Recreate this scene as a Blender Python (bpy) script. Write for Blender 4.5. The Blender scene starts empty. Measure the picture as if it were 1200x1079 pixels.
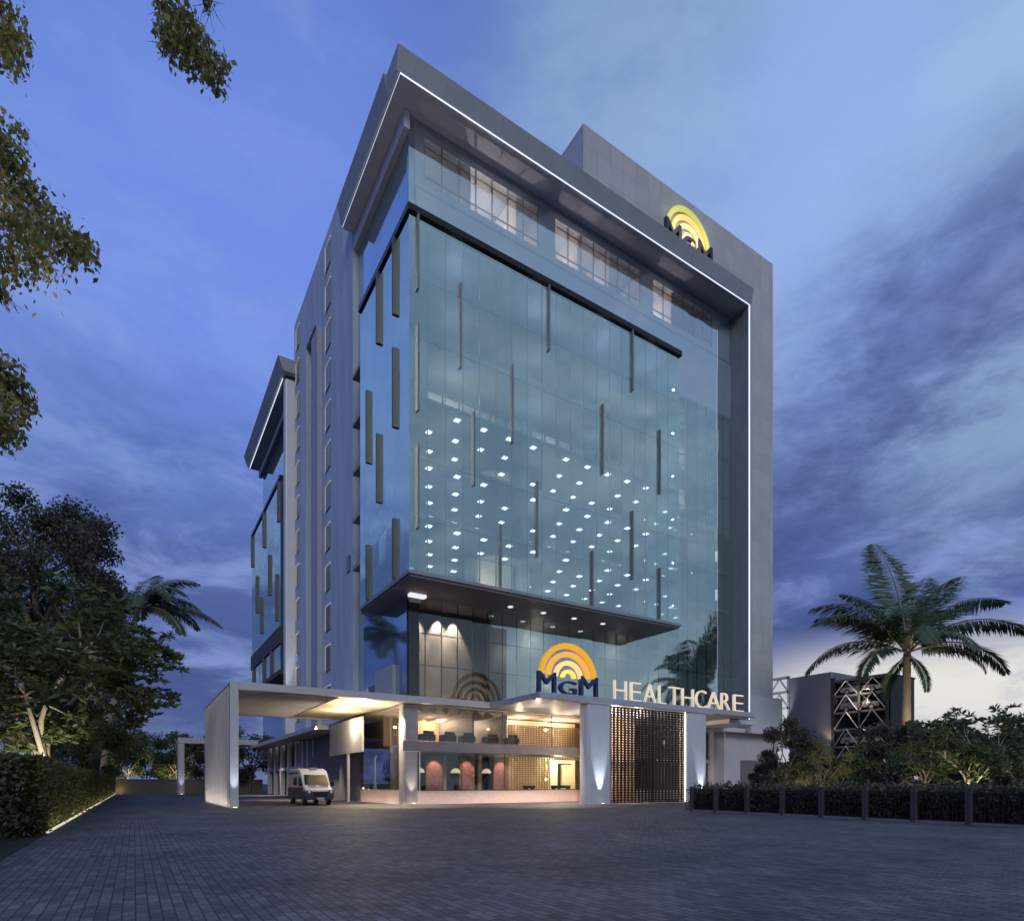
import bpy, math, random
import numpy as np
from mathutils import Vector
SC = bpy.context.scene
COL = SC.collection
R = math.radians
rng = np.random.default_rng(7)

# ------------------------------------------------------------------ camera
CAMX, CAMY, CAMZ = -17.375, -42.229, 1.6
FW = (0.532, 0.847); RT = (0.847, -0.532)
cam_d = bpy.data.cameras.new('camera'); cam = bpy.data.objects.new('camera', cam_d); COL.objects.link(cam)
cam.location = (CAMX, CAMY, CAMZ); cam.rotation_euler = (R(90), 0, -math.atan2(0.532, 0.847))
cam_d.sensor_width = 36; cam_d.lens = 705.0 / 1200 * 36; cam_d.shift_y = (917.5 - 539.5) / 1200
cam_d.clip_start = 0.1; cam_d.clip_end = 6000
SC.camera = cam

def view_dir(px, py):
    """unit direction of a sky feature (fixed in the world)"""
    u = (px - 600) / 705.0; v = (917.5 - py) / 705.0
    d = Vector((FW[0] + RT[0]*u, FW[1] + RT[1]*u, v)); d.normalize(); return d
def spot_at(px, depth):
    u = (px - 600) / 705.0
    return (CAMX + depth*(FW[0] + RT[0]*u), CAMY + depth*(FW[1] + RT[1]*u))

# ------------------------------------------------------------------ view transform
SC.view_settings.view_transform = 'Standard'; SC.view_settings.look = 'None'
SC.view_settings.exposure = 0.18; SC.view_settings.gamma = 1
SC.cycles.use_denoising = True
SC.cycles.max_bounces = 8; SC.cycles.transparent_max_bounces = 16
SC.cycles.diffuse_bounces = 3; SC.cycles.glossy_bounces = 5; SC.cycles.transmission_bounces = 4
SC.cycles.sample_clamp_indirect = 4; SC.cycles.caustics_reflective = False; SC.cycles.caustics_refractive = False

def lin(r, g, b):
    f = lambda c: (c/255/12.92) if c/255 <= 0.04045 else ((c/255+0.055)/1.055)**2.4
    return (f(r), f(g), f(b), 1)

# ------------------------------------------------------------------ sky (dusk)
W = bpy.data.worlds.new("World"); SC.world = W; W.use_nodes = True
def build_sky():
    nt = W.node_tree; N = nt.nodes; L = nt.links; N.clear()
    out = N.new('ShaderNodeOutputWorld'); bg = N.new('ShaderNodeBackground'); L.new(bg.outputs[0], out.inputs[0])
    tc = N.new('ShaderNodeTexCoord'); D = tc.outputs['Generated']
    sep = N.new('ShaderNodeSeparateXYZ'); L.new(D, sep.inputs[0])
    def math_(op, a, b=None, c=None, clamp=False):
        n = N.new('ShaderNodeMath'); n.operation = op; n.use_clamp = clamp
        for i, v in enumerate((a, b, c)):
            if v is None: continue
            if isinstance(v, (int, float)): n.inputs[i].default_value = v
            else: L.new(v, n.inputs[i])
        return n.outputs[0]
    def mix(f, a, b):
        n = N.new('ShaderNodeMix'); n.data_type = 'RGBA'; n.clamp_factor = True
        if isinstance(f, (int, float)): n.inputs[0].default_value = f
        else: L.new(f, n.inputs[0])
        for k, v in ((6, a), (7, b)):
            if isinstance(v, tuple): n.inputs[k].default_value = v
            else: L.new(v, n.inputs[k])
        return n.outputs[2]
    def rangem(v, a, b, c=0., d=1.):
        n = N.new('ShaderNodeMapRange'); n.interpolation_type = 'SMOOTHSTEP'
        L.new(v, n.inputs[0])
        for i, x in enumerate((a, b, c, d)): n.inputs[i+1].default_value = x
        return n.outputs[0]
    # base gradient by height above the horizon
    ramp = N.new('ShaderNodeValToRGB'); L.new(sep.outputs[2], ramp.inputs[0])
    el = ramp.color_ramp.elements
    el[0].position = 0.0; el[0].color = lin(64, 76, 122)
    el[1].position = 1.0; el[1].color = lin(78, 104, 172)
    for p, c in ((0.12, (70, 82, 136)), (0.26, (80, 100, 162)), (0.42, (101, 126, 198)), (0.56, (104, 131, 206)), (0.68, (94, 120, 188)), (0.8, (86, 112, 180))):
        e = el.new(p); e.color = lin(*c)
    col = ramp.outputs[0]
    # physical sky at low strength adds its own falloff
    sky = N.new('ShaderNodeTexSky'); sky.sky_type = 'NISHITA'; sky.sun_disc = False
    sky.sun_elevation = R(29.5); sky.sun_rotation = R(199)
    addn = N.new('ShaderNodeMix'); addn.data_type = 'RGBA'; addn.blend_type = 'ADD'; addn.inputs[0].default_value = 0.004
    L.new(col, addn.inputs[6]); L.new(sky.outputs[0], addn.inputs[7]); col = addn.outputs[2]
    # warp
    nz = N.new('ShaderNodeTexNoise'); nz.inputs['Scale'].default_value = 2.2; nz.inputs['Detail'].default_value = 3
    L.new(D, nz.inputs['Vector'])
    sub = N.new('ShaderNodeVectorMath'); sub.operation = 'SUBTRACT'; L.new(nz.outputs['Color'], sub.inputs[0]); sub.inputs[1].default_value = (.5, .5, .5)
    scl = N.new('ShaderNodeVectorMath'); scl.operation = 'SCALE'; L.new(sub.outputs[0], scl.inputs[0]); scl.inputs['Scale'].default_value = 0.42
    wd = N.new('ShaderNodeVectorMath'); wd.operation = 'ADD'; L.new(D, wd.inputs[0]); L.new(scl.outputs[0], wd.inputs[1])
    wn = N.new('ShaderNodeVectorMath'); wn.operation = 'NORMALIZE'; L.new(wd.outputs[0], wn.inputs[0]); WD = wn.outputs[0]
    def blob(dr, a0, a1):
        """1 inside the angle a0 of the direction, 0 outside a1 (degrees)"""
        n = N.new('ShaderNodeVectorMath'); n.operation = 'DOT_PRODUCT'; L.new(WD, n.inputs[0]); n.inputs[1].default_value = tuple(dr)
        return rangem(n.outputs['Value'], math.cos(R(a1)), math.cos(R(a0)))
    def clouds(scale, detail, rough, off, stretch=(1, 1, 2.4), dist=0.3):
        mp = N.new('ShaderNodeMapping'); L.new(D, mp.inputs[0]); mp.inputs['Location'].default_value = off; mp.inputs['Scale'].default_value = stretch
        n = N.new('ShaderNodeTexNoise'); L.new(mp.outputs[0], n.inputs['Vector'])
        n.inputs['Scale'].default_value = scale; n.inputs['Detail'].default_value = detail; n.inputs['Roughness'].default_value = rough; n.inputs['Distortion'].default_value = dist
        return n.outputs['Fac']
    c1 = clouds(2.6, 12, .66, (3.1, 1.7, 0), (1, 1, 2.6), .15)
    c2 = clouds(5.2, 12, .62, (9.1, 4.2, 2.0), (1, 1, 2.6), .5)
    c3 = clouds(4.2, 12, .70, (0.3, 7.7, 1.0), (1, 1, 3.0), .25)
    # pale grey-green veil high right, bright blue left of the tower
    col = mix(math_('MULTIPLY', math_('MULTIPLY', blob(view_dir(1220, 60), 4, 32), rangem(c1, .3, .58, 1.0, .55)), .95), col, lin(162, 192, 202))
    col = mix(math_('MULTIPLY', blob(view_dir(980, 300), 2, 17), .75), col, lin(140, 168, 232))
    col = mix(math_('MULTIPLY', blob(view_dir(300, 300), 3, 22), .4), col, lin(118, 148, 240))
    # darker broken clouds: lower sky, and a bank on the right
    low = rangem(sep.outputs[2], .68, .2)
    bank = blob(view_dir(1110, 540), 13, 23)
    area = math_('MAXIMUM', math_('MULTIPLY', low, .85), bank)
    dark = math_('MULTIPLY', rangem(c1, .34, .60, .5, 1.0), area)
    col = mix(math_('MULTIPLY', dark, .8), col, lin(68, 84, 136))
    dark2 = math_('MULTIPLY', rangem(c3, .45, .64), area)
    col = mix(math_('MULTIPLY', dark2, .5), col, lin(54, 67, 114))
    lite = math_('MULTIPLY', rangem(c2, .5, .7), math_('MULTIPLY', rangem(sep.outputs[2], .7, .25), .9))
    col = mix(math_('MULTIPLY', lite, .55), col, lin(132, 150, 214))
    wisp = math_('MULTIPLY', rangem(c2, .45, .8), .25)
    col = mix(wisp, col, lin(150, 172, 216))
    tint = math_('MULTIPLY', rangem(c1, .5, .34), .22)
    col = mix(tint, col, lin(140, 164, 206))
    # last light at the horizon on the right
    gd = view_dir(1195, 800); gl = blob(gd, 2, 14)
    zlow = rangem(sep.outputs[2], .235, .14)
    az = N.new('ShaderNodeVectorMath'); az.operation = 'DOT_PRODUCT'; L.new(D, az.inputs[0]); az.inputs[1].default_value = (gd.x, gd.y, 0)
    azf = rangem(az.outputs['Value'], .90, .972)
    glow = math_('MULTIPLY', azf, math_('MULTIPLY', zlow, rangem(c2, .8, .5)))
    col = mix(math_('MULTIPLY', glow, .95), col, lin(222, 220, 214))
    band = math_('MULTIPLY', azf, rangem(sep.outputs[2], .12, .02))
    col = mix(math_('MULTIPLY', band, .5), col, lin(120, 124, 152))
    # behind the camera the sky is a calm grey teal: it is what the front glass mirrors
    fr = N.new('ShaderNodeVectorMath'); fr.operation = 'DOT_PRODUCT'; L.new(D, fr.inputs[0]); fr.inputs[1].default_value = (0.1, -0.995, 0)
    back = rangem(fr.outputs['Value'], .25, .7)
    col = mix(math_('MULTIPLY', back, .78), col, lin(134, 156, 172))
    hz = math_('MULTIPLY', back, rangem(sep.outputs[2], .3, .1))
    col = mix(math_('MULTIPLY', hz, .7), col, lin(172, 178, 184))
    bc = math_('MULTIPLY', back, math_('MULTIPLY', rangem(c2, .45, .7), .6))
    col = mix(bc, col, lin(160, 176, 186))
    bd = math_('MULTIPLY', back, math_('MULTIPLY', rangem(c1, .48, .66), .5))
    col = mix(bd, col, lin(98, 122, 146))
    L.new(col, bg.inputs[0]); bg.inputs[1].default_value = 1.0
build_sky()
sun_d = bpy.data.lights.new('dusk_sun', 'SUN'); sun_d.energy = 0.7; sun_d.angle = R(22); sun_d.color = (1, .95, .92)
sun = bpy.data.objects.new('dusk_sun', sun_d); COL.objects.link(sun)
sun.rotation_euler = Vector((.28, .8, -.48)).to_track_quat('-Z', 'Y').to_euler()

# ------------------------------------------------------------------ helpers
class MB:
    def __init__(s): s.v = []; s.f = []
    def box(s, x0, x1, y0, y1, z0, z1):
        i = len(s.v)
        s.v += [(x0,y0,z0),(x1,y0,z0),(x1,y1,z0),(x0,y1,z0),(x0,y0,z1),(x1,y0,z1),(x1,y1,z1),(x0,y1,z1)]
        s.f += [(i,i+3,i+2,i+1),(i+4,i+5,i+6,i+7),(i,i+1,i+5,i+4),(i+1,i+2,i+6,i+5),(i+2,i+3,i+7,i+6),(i+3,i,i+4,i+7)]
        return s
    def prism(s, poly, axis, a, b):
        """2D polygon extruded along axis: axis 1 -> points are (x,z); 0 -> (y,z); 2 -> (x,y)"""
        i = len(s.v); n = len(poly)
        for t in (a, b):
            for p, q in poly:
                s.v.append((t,p,q) if axis == 0 else (p,t,q) if axis == 1 else (p,q,t))
        s.f.append(tuple(range(i, i+n))); s.f.append(tuple(range(i+2*n-1, i+n-1, -1)))
        for k in range(n):
            m = (k+1) % n; s.f.append((i+k, i+n+k, i+n+m, i+m))
        return s
    def rounded(s, x0, x1, y0, y1, z0, z1, r, n=7):
        poly = []
        for cx, cy, a in ((x1-r, y0+r, -90), (x1-r, y1-r, 0), (x0+r, y1-r, 90), (x0+r, y0+r, 180)):
            for k in range(n+1): t = R(a + 90*k/n); poly.append((cx+r*math.cos(t), cy+r*math.sin(t)))
        return s.prism(poly, 2, z0, z1)
    def tube(s, pts, rad, n=8, cap=True):
        pts = [Vector(p) for p in pts]
        if not isinstance(rad, (list, tuple)): rad = [rad]*len(pts)
        i0 = len(s.v); ref = None
        for k, p in enumerate(pts):
            t = (pts[min(k+1, len(pts)-1)] - pts[max(k-1, 0)]).normalized()
            if ref is None:
                ref = t.cross(Vector((0,0,1)) if abs(t.z) < .9 else Vector((1,0,0))).normalized()
            u = (ref - t*ref.dot(t)).normalized(); ref = u; w = t.cross(u)
            for a in range(n):
                an = 2*math.pi*a/n; q = p + (u*math.cos(an) + w*math.sin(an))*rad[k]; s.v.append(tuple(q))
        for k in range(len(pts)-1):
            for a in range(n):
                b = (a+1) % n; s.f.append((i0+k*n+a, i0+k*n+b, i0+(k+1)*n+b, i0+(k+1)*n+a))
        if cap:
            s.f.append(tuple(i0+a for a in reversed(range(n)))); e = i0+(len(pts)-1)*n; s.f.append(tuple(e+a for a in range(n)))
        return s
    def lathe(s, prof, c, n=20):
        """profile of (r,z) turned about the vertical through c"""
        i0 = len(s.v)
        for r, z in prof:
            for a in range(n):
                an = 2*math.pi*a/n; s.v.append((c[0]+r*math.cos(an), c[1]+r*math.sin(an), c[2]+z))
        for k in range(len(prof)-1):
            for a in range(n):
                b = (a+1) % n; s.f.append((i0+k*n+a, i0+k*n+b, i0+(k+1)*n+b, i0+(k+1)*n+a))
        s.f.append(tuple(i0+a for a in reversed(range(n)))); e = i0+(len(prof)-1)*n; s.f.append(tuple(e+a for a in range(n)))
        return s
    def build(s, name, m, parent=None, smooth=False, bevel=0, recalc=True):
        me = bpy.data.meshes.new(name); me.from_pydata(s.v, [], s.f)
        if recalc:
            import bmesh
            bm = bmesh.new(); bm.from_mesh(me); bmesh.ops.recalc_face_normals(bm, faces=bm.faces); bm.to_mesh(me); bm.free()
        me.materials.append(m)
        if smooth: me.polygons.foreach_set('use_smooth', [True]*len(me.polygons))
        o = bpy.data.objects.new(name, me); COL.objects.link(o)
        if parent: o.parent = parent
        if bevel:
            b = o.modifiers.new('bevel', 'BEVEL'); b.width = bevel; b.segments = 2; b.limit_method = 'ANGLE'
        return o
def tag(o, label=None, cat=None, group=None, kind=None):
    for k, v in (('label', label), ('category', cat), ('group', group), ('kind', kind)):
        if v: o[k] = v
    return o
def thing(name, label, cat, loc=(0,0,0), rz=0, group=None):
    o = bpy.data.objects.new(name, None); COL.objects.link(o); o.location = loc; o.rotation_euler = (0,0,rz); o.empty_display_size = .2
    return tag(o, label, cat, group)
def copy_tree(o, parent=None):
    c = o.copy(); COL.objects.link(c)
    if parent: c.parent = parent
    for ch in list(o.children): copy_tree(ch, c)
    return c
def lamp(kind, loc, energy, color, name='lamp_light', rot=None, to=None, size=.2, size_y=None, spot=60, blend=.6):
    d = bpy.data.lights.new(name, kind); d.energy = energy; d.color = color
    if kind == 'AREA':
        d.size = size
        if size_y: d.shape = 'RECTANGLE'; d.size_y = size_y
    else: d.shadow_soft_size = size
    if kind == 'SPOT': d.spot_size = R(spot); d.spot_blend = blend
    o = bpy.data.objects.new(name, d); COL.objects.link(o); o.location = loc
    if to is not None: o.rotation_euler = (Vector(to) - Vector(loc)).to_track_quat('-Z', 'Y').to_euler()
    elif rot: o.rotation_euler = rot
    return o
WARM = (1, .72, .42); WARMW = (1, .83, .62); COOL = (.86, .92, 1)

# ------------------------------------------------------------------ materials
def mat(name, c, rough=.6, metal=0., var=.12, nscale=1.5, bump=0., bscale=20., spec=.5, streak=False, panel=None):
    m = bpy.data.materials.new(name); m.use_nodes = True; nt = m.node_tree; N = nt.nodes; L = nt.links
    b = N['Principled BSDF']; b.inputs['Roughness'].default_value = rough; b.inputs['Metallic'].default_value = metal
    b.inputs['Specular IOR Level'].default_value = spec
    tc = N.new('ShaderNodeTexCoord')
    nz = N.new('ShaderNodeTexNoise'); nz.inputs['Scale'].default_value = nscale; nz.inputs['Detail'].default_value = 6
    vec = tc.outputs['Object']
    if streak:
        mp = N.new('ShaderNodeMapping'); mp.inputs['Scale'].default_value = (1, 1, .12); L.new(vec, mp.inputs[0]); vec = mp.outputs[0]
    L.new(vec, nz.inputs['Vector'])
    mx = N.new('ShaderNodeMix'); mx.data_type = 'RGBA'; L.new(nz.outputs['Fac'], mx.inputs[0])
    mx.inputs[6].default_value = (*[x*(1-var*1.6) for x in c[:3]], 1); mx.inputs[7].default_value = (*[min(1, x*(1+var*1.6)) for x in c[:3]], 1)
    colr = mx.outputs[2]
    if panel:      # cladding sheets: thin joints and a slight tone change from sheet to sheet
        sp_ = N.new('ShaderNodeSeparateXYZ'); L.new(tc.outputs['Object'], sp_.inputs[0]); ad = N.new('ShaderNodeMath'); ad.operation = 'ADD'; L.new(sp_.outputs[0], ad.inputs[0]); L.new(sp_.outputs[1], ad.inputs[1])
        cb = N.new('ShaderNodeCombineXYZ'); L.new(ad.outputs[0], cb.inputs[0]); L.new(sp_.outputs[2], cb.inputs[1])
        bk = N.new('ShaderNodeTexBrick'); bk.offset = 0; L.new(cb.outputs[0], bk.inputs['Vector']); bk.inputs['Scale'].default_value = 1; bk.inputs['Brick Width'].default_value = panel[0]; bk.inputs['Row Height'].default_value = panel[1]
        bk.inputs['Mortar Size'].default_value = .02; bk.inputs['Color1'].default_value = (.93, .93, .93, 1); bk.inputs['Color2'].default_value = (1.05, 1.05, 1.05, 1); bk.inputs['Mortar'].default_value = (.72, .72, .72, 1)
        m3 = N.new('ShaderNodeMix'); m3.data_type = 'RGBA'; m3.blend_type = 'MULTIPLY'; m3.inputs[0].default_value = 1; L.new(colr, m3.inputs[6]); L.new(bk.outputs['Color'], m3.inputs[7]); colr = m3.outputs[2]
    L.new(colr, b.inputs['Base Color'])
    if bump:
        n2 = N.new('ShaderNodeTexNoise'); n2.inputs['Scale'].default_value = bscale; n2.inputs['Detail'].default_value = 5; L.new(tc.outputs['Object'], n2.inputs['Vector'])
        bp = N.new('ShaderNodeBump'); bp.inputs['Strength'].default_value = bump; bp.inputs['Distance'].default_value = .05
        L.new(n2.outputs['Fac'], bp.inputs['Height']); L.new(bp.outputs[0], b.inputs['Normal'])
    return m
def emit(name, c, s):
    m = bpy.data.materials.new(name); m.use_nodes = True; nt = m.node_tree; N = nt.nodes
    b = N['Principled BSDF']; b.inputs['Base Color'].default_value = (*c[:3], 1)
    nz = N.new('ShaderNodeTexNoise'); nz.inputs['Scale'].default_value = .8
    mr = N.new('ShaderNodeMapRange'); nt.links.new(nz.outputs['Fac'], mr.inputs[0]); mr.inputs[3].default_value = s*.9; mr.inputs[4].default_value = s*1.1
    b.inputs['Emission Color'].default_value = (*c[:3], 1); nt.links.new(mr.outputs[0], b.inputs['Emission Strength'])
    return m
def glass(name, refl, tint, trans, lo=.45, wave=.0006, rough=.0):
    """curtain wall glass: mirror coat over a tinted see-through pane"""
    m = bpy.data.materials.new(name); m.use_nodes = True; nt = m.node_tree; N = nt.nodes; L = nt.links
    N.remove(N['Principled BSDF']); out = [n for n in N if n.type == 'OUTPUT_MATERIAL'][0]
    g = N.new('ShaderNodeBsdfGlossy'); g.inputs['Color'].default_value = (*tint, 1); g.inputs['Roughness'].default_value = rough
    t = N.new('ShaderNodeBsdfTransparent'); t.inputs['Color'].default_value = (*trans, 1)
    t2 = N.new('ShaderNodeBsdfTransparent')
    lw = N.new('ShaderNodeLayerWeight'); lw.inputs['Blend'].default_value = .35
    mr = N.new('ShaderNodeMapRange'); L.new(lw.outputs['Facing'], mr.inputs[0]); mr.inputs[3].default_value = lo; mr.inputs[4].default_value = refl
    mx = N.new('ShaderNodeMixShader'); L.new(mr.outputs[0], mx.inputs[0]); L.new(t.outputs[0], mx.inputs[1]); L.new(g.outputs[0], mx.inputs[2])
    geo = N.new('ShaderNodeNewGeometry'); m2 = N.new('ShaderNodeMixShader')
    L.new(geo.outputs['Backfacing'], m2.inputs[0]); L.new(mx.outputs[0], m2.inputs[1]); L.new(t2.outputs[0], m2.inputs[2]); L.new(m2.outputs[0], out.inputs[0])
    tc = N.new('ShaderNodeTexCoord'); nz = N.new('ShaderNodeTexNoise'); nz.inputs['Scale'].default_value = .7; nz.inputs['Detail'].default_value = 1.5
    L.new(tc.outputs['Object'], nz.inputs['Vector'])
    bp = N.new('ShaderNodeBump'); bp.inputs['Strength'].default_value = 1; bp.inputs['Distance'].default_value = wave
    L.new(nz.outputs['Fac'], bp.inputs['Height'])
    def vm(op, a, b):
        n = N.new('ShaderNodeVectorMath'); n.operation = op
        for k, v in enumerate((a, b)):
            if v is None: continue
            if isinstance(v, tuple): n.inputs[k].default_value = v
            else: L.new(v, n.inputs[k])
        return n.outputs[0]
    cell = vm('FLOOR', vm('DIVIDE', vm('ADD', tc.outputs['Object'], (1.6, 4.0, -16.1+41.15)), (26.2/19, 10.4/7, 4.115/2)), None)
    wn = N.new('ShaderNodeTexWhiteNoise'); L.new(cell, wn.inputs['Vector'])
    sc = N.new('ShaderNodeVectorMath'); sc.operation = 'SCALE'; L.new(vm('SUBTRACT', wn.outputs['Color'], (.5, .5, .5)), sc.inputs[0]); sc.inputs['Scale'].default_value = .013
    L.new(vm('NORMALIZE', vm('ADD', bp.outputs[0], sc.outputs[0]), None), g.inputs['Normal'])
    vr = N.new('ShaderNodeMapRange'); L.new(wn.outputs['Value'], vr.inputs[0]); vr.inputs[3].default_value = .96; vr.inputs[4].default_value = 1.03
    tm = N.new('ShaderNodeMix'); tm.data_type = 'RGBA'; tm.blend_type = 'MULTIPLY'; tm.inputs[0].default_value = 1; tm.inputs[6].default_value = (*tint, 1); L.new(vr.outputs[0], tm.inputs[7]); L.new(tm.outputs[2], g.inputs['Color'])
    return m

M = {}
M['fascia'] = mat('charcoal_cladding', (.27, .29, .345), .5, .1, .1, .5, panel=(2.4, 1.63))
M['soffit'] = mat('dark_soffit', (.50, .53, .68), .6, 0, .08)
M['core'] = mat('grey_core_render', (.48, .49, .54), .85, 0, .07, .6, .25, 8, panel=(1.6, 2.05))
M['white'] = mat('white_aluminium', (.62, .62, .66), .4, .1, .05, .8)
M['portal'] = mat('white_portal_metal', (.46, .46, .51), .42, .1, .05, .8)
M['tower'] = mat('stone_wall', (.45, .53, .67), .75, 0, .22, .9, .9, 2.6, streak=True)
M['pilaster'] = mat('grey_pilaster', (.34, .37, .45), .6, 0, .08)
M['podium'] = mat('podium_stone', (.17, .165, .195), .55, 0, .12, 1.2, .2, 6)
M['plinth'] = mat('pale_plinth_stone', (.5, .42, .4), .45, 0, .12, 3, .1, 12)
M['column'] = mat('column_stone', (.26, .25, .28), .5, 0, .1, 2)
M['dark'] = mat('black_metal', (.012, .012, .014), .35, .3, .1)
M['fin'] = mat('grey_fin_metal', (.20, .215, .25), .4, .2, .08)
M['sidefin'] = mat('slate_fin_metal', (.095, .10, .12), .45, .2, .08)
M['mullion'] = mat('mullion_metal', (.06, .075, .09), .4, .5, .1)
M['lattice'] = mat('bronze_lattice', (.03, .022, .02), .5, .3, .15)
M['slab'] = mat('floor_concrete', (.34, .36, .38), .8, 0, .08)
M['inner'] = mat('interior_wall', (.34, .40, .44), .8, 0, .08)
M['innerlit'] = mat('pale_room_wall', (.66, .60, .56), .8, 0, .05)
M['warmwall'] = mat('warm_plaster', (.5, .36, .25), .7, 0, .12, .6)
M['pattern'] = mat('patterned_panel', (.22, .115, .095), .6, 0, .6, 9, .4, 8)
M['copperlat'] = mat('copper_lattice', (.42, .24, .15), .5, .2, .1)
M['cream'] = emit('glowing_cream_reveal', (1, .86, .58), .13)  # cream window frame, no lamp: emission added to brighten it
M['pane'] = mat('dark_window_pane', (.02, .025, .03), .08, 0, .3, .5, 0, 1, .8)
M['spandrel'] = mat('blue_spandrel_glass', (.40, .56, .72), .06, .85, .12, .25, 0, 1, 1)
M['glass'] = glass('facade_glass', .9, (.80, .95, .97), (.74, .88, .90), .43)
M['glassside'] = glass('side_glass', .95, (.80, .96, .84), (.4, .6, .66), .66)
M['glasstop'] = glass('top_floor_glass', .86, (.86, .94, 1.0), (.88, .93, .97), .40)
M['glasslow'] = glass('podium_clear_glass', .5, (.8, .9, .95), (.85, .86, .85), .06)
M['glassdark'] = glass('dark_bay_glass', .55, (.6, .62, .66), (.6, .6, .58), .13)
M['led'] = emit('led_strip', (.80, .85, 1), .85)
M['panel'] = emit('ceiling_panel_light', (.95, .98, 1), 2.4)
M['warmled'] = emit('warm_lamp', (1, .8, .5), 4)
M['letterw'] = emit('letter_face', (1, .84, .62), .42)
M['blue'] = mat('blue_letter', (.012, .035, .16), .35, 0, .05)
M['gold1'] = emit('gold_arc', (1, .50, .03), .42)
M['gold2'] = emit('amber_arc', (1, .46, .08), .55)
M['gold3'] = emit('pale_arc', (1, .66, .25), .75)
M['gold4'] = emit('yellow_arc', (1, .62, .12), .95)
M['trunk'] = mat('bark', (.22, .17, .12), .9, 0, .35, 6, .8, 14)
M['palmtrunk'] = mat('palm_bark', (.28, .22, .15), .9, 0, .3, 5, .9, 8)
M['fur'] = mat('dark_upholstery', (.02, .018, .018), .7, 0, .1)
M['fence'] = mat('fence_mesh_metal', (.015, .016, .02), .5, .3, .1)
M['post'] = mat('grey_fence_post', (.045, .047, .055), .6, 0, .1)

def leafmat(name, c, var=.35, trans=.3):
    m = bpy.data.materials.new(name); m.use_nodes = True; nt = m.node_tree; N = nt.nodes; L = nt.links
    b = N['Principled BSDF']; out = [n for n in N if n.type == 'OUTPUT_MATERIAL'][0]
    b.inputs['Roughness'].default_value = .5; b.inputs['Specular IOR Level'].default_value = .3
    tc = N.new('ShaderNodeTexCoord'); nz = N.new('ShaderNodeTexNoise'); nz.inputs['Scale'].default_value = 1.1; nz.inputs['Detail'].default_value = 8; nz.inputs['Roughness'].default_value = .7
    L.new(tc.outputs['Object'], nz.inputs['Vector'])
    rp = N.new('ShaderNodeValToRGB'); L.new(nz.outputs['Fac'], rp.inputs[0])
    rp.color_ramp.elements[0].position = .32; rp.color_ramp.elements[1].position = .7
    rp.color_ramp.elements[0].color = (*[x*(1-var) for x in c], 1); rp.color_ramp.elements[1].color = (c[0]*(1+var*1.5), c[1]*(1+var), c[2]*(1+var*.5), 1)
    L.new(rp.outputs[0], b.inputs['Base Color'])
    t = N.new('ShaderNodeBsdfTranslucent'); L.new(rp.outputs[0], t.inputs[0])
    mx = N.new('ShaderNodeMixShader'); mx.inputs[0].default_value = trans; L.new(b.outputs[0], mx.inputs[1]); L.new(t.outputs[0], mx.inputs[2]); L.new(mx.outputs[0], out.inputs[0])
    return m
M['leaf'] = leafmat('broad_leaf', (.115, .16, .075))
M['leafdk'] = leafmat('dusky_leaf', (.095, .112, .085))
M['leafol'] = leafmat('olive_leaf', (.24, .255, .10), .4, .4)
M['palm'] = leafmat('palm_leaf', (.10, .155, .095), .25)
M['hedge'] = leafmat('hedge_leaf', (.09, .105, .045))

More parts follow.
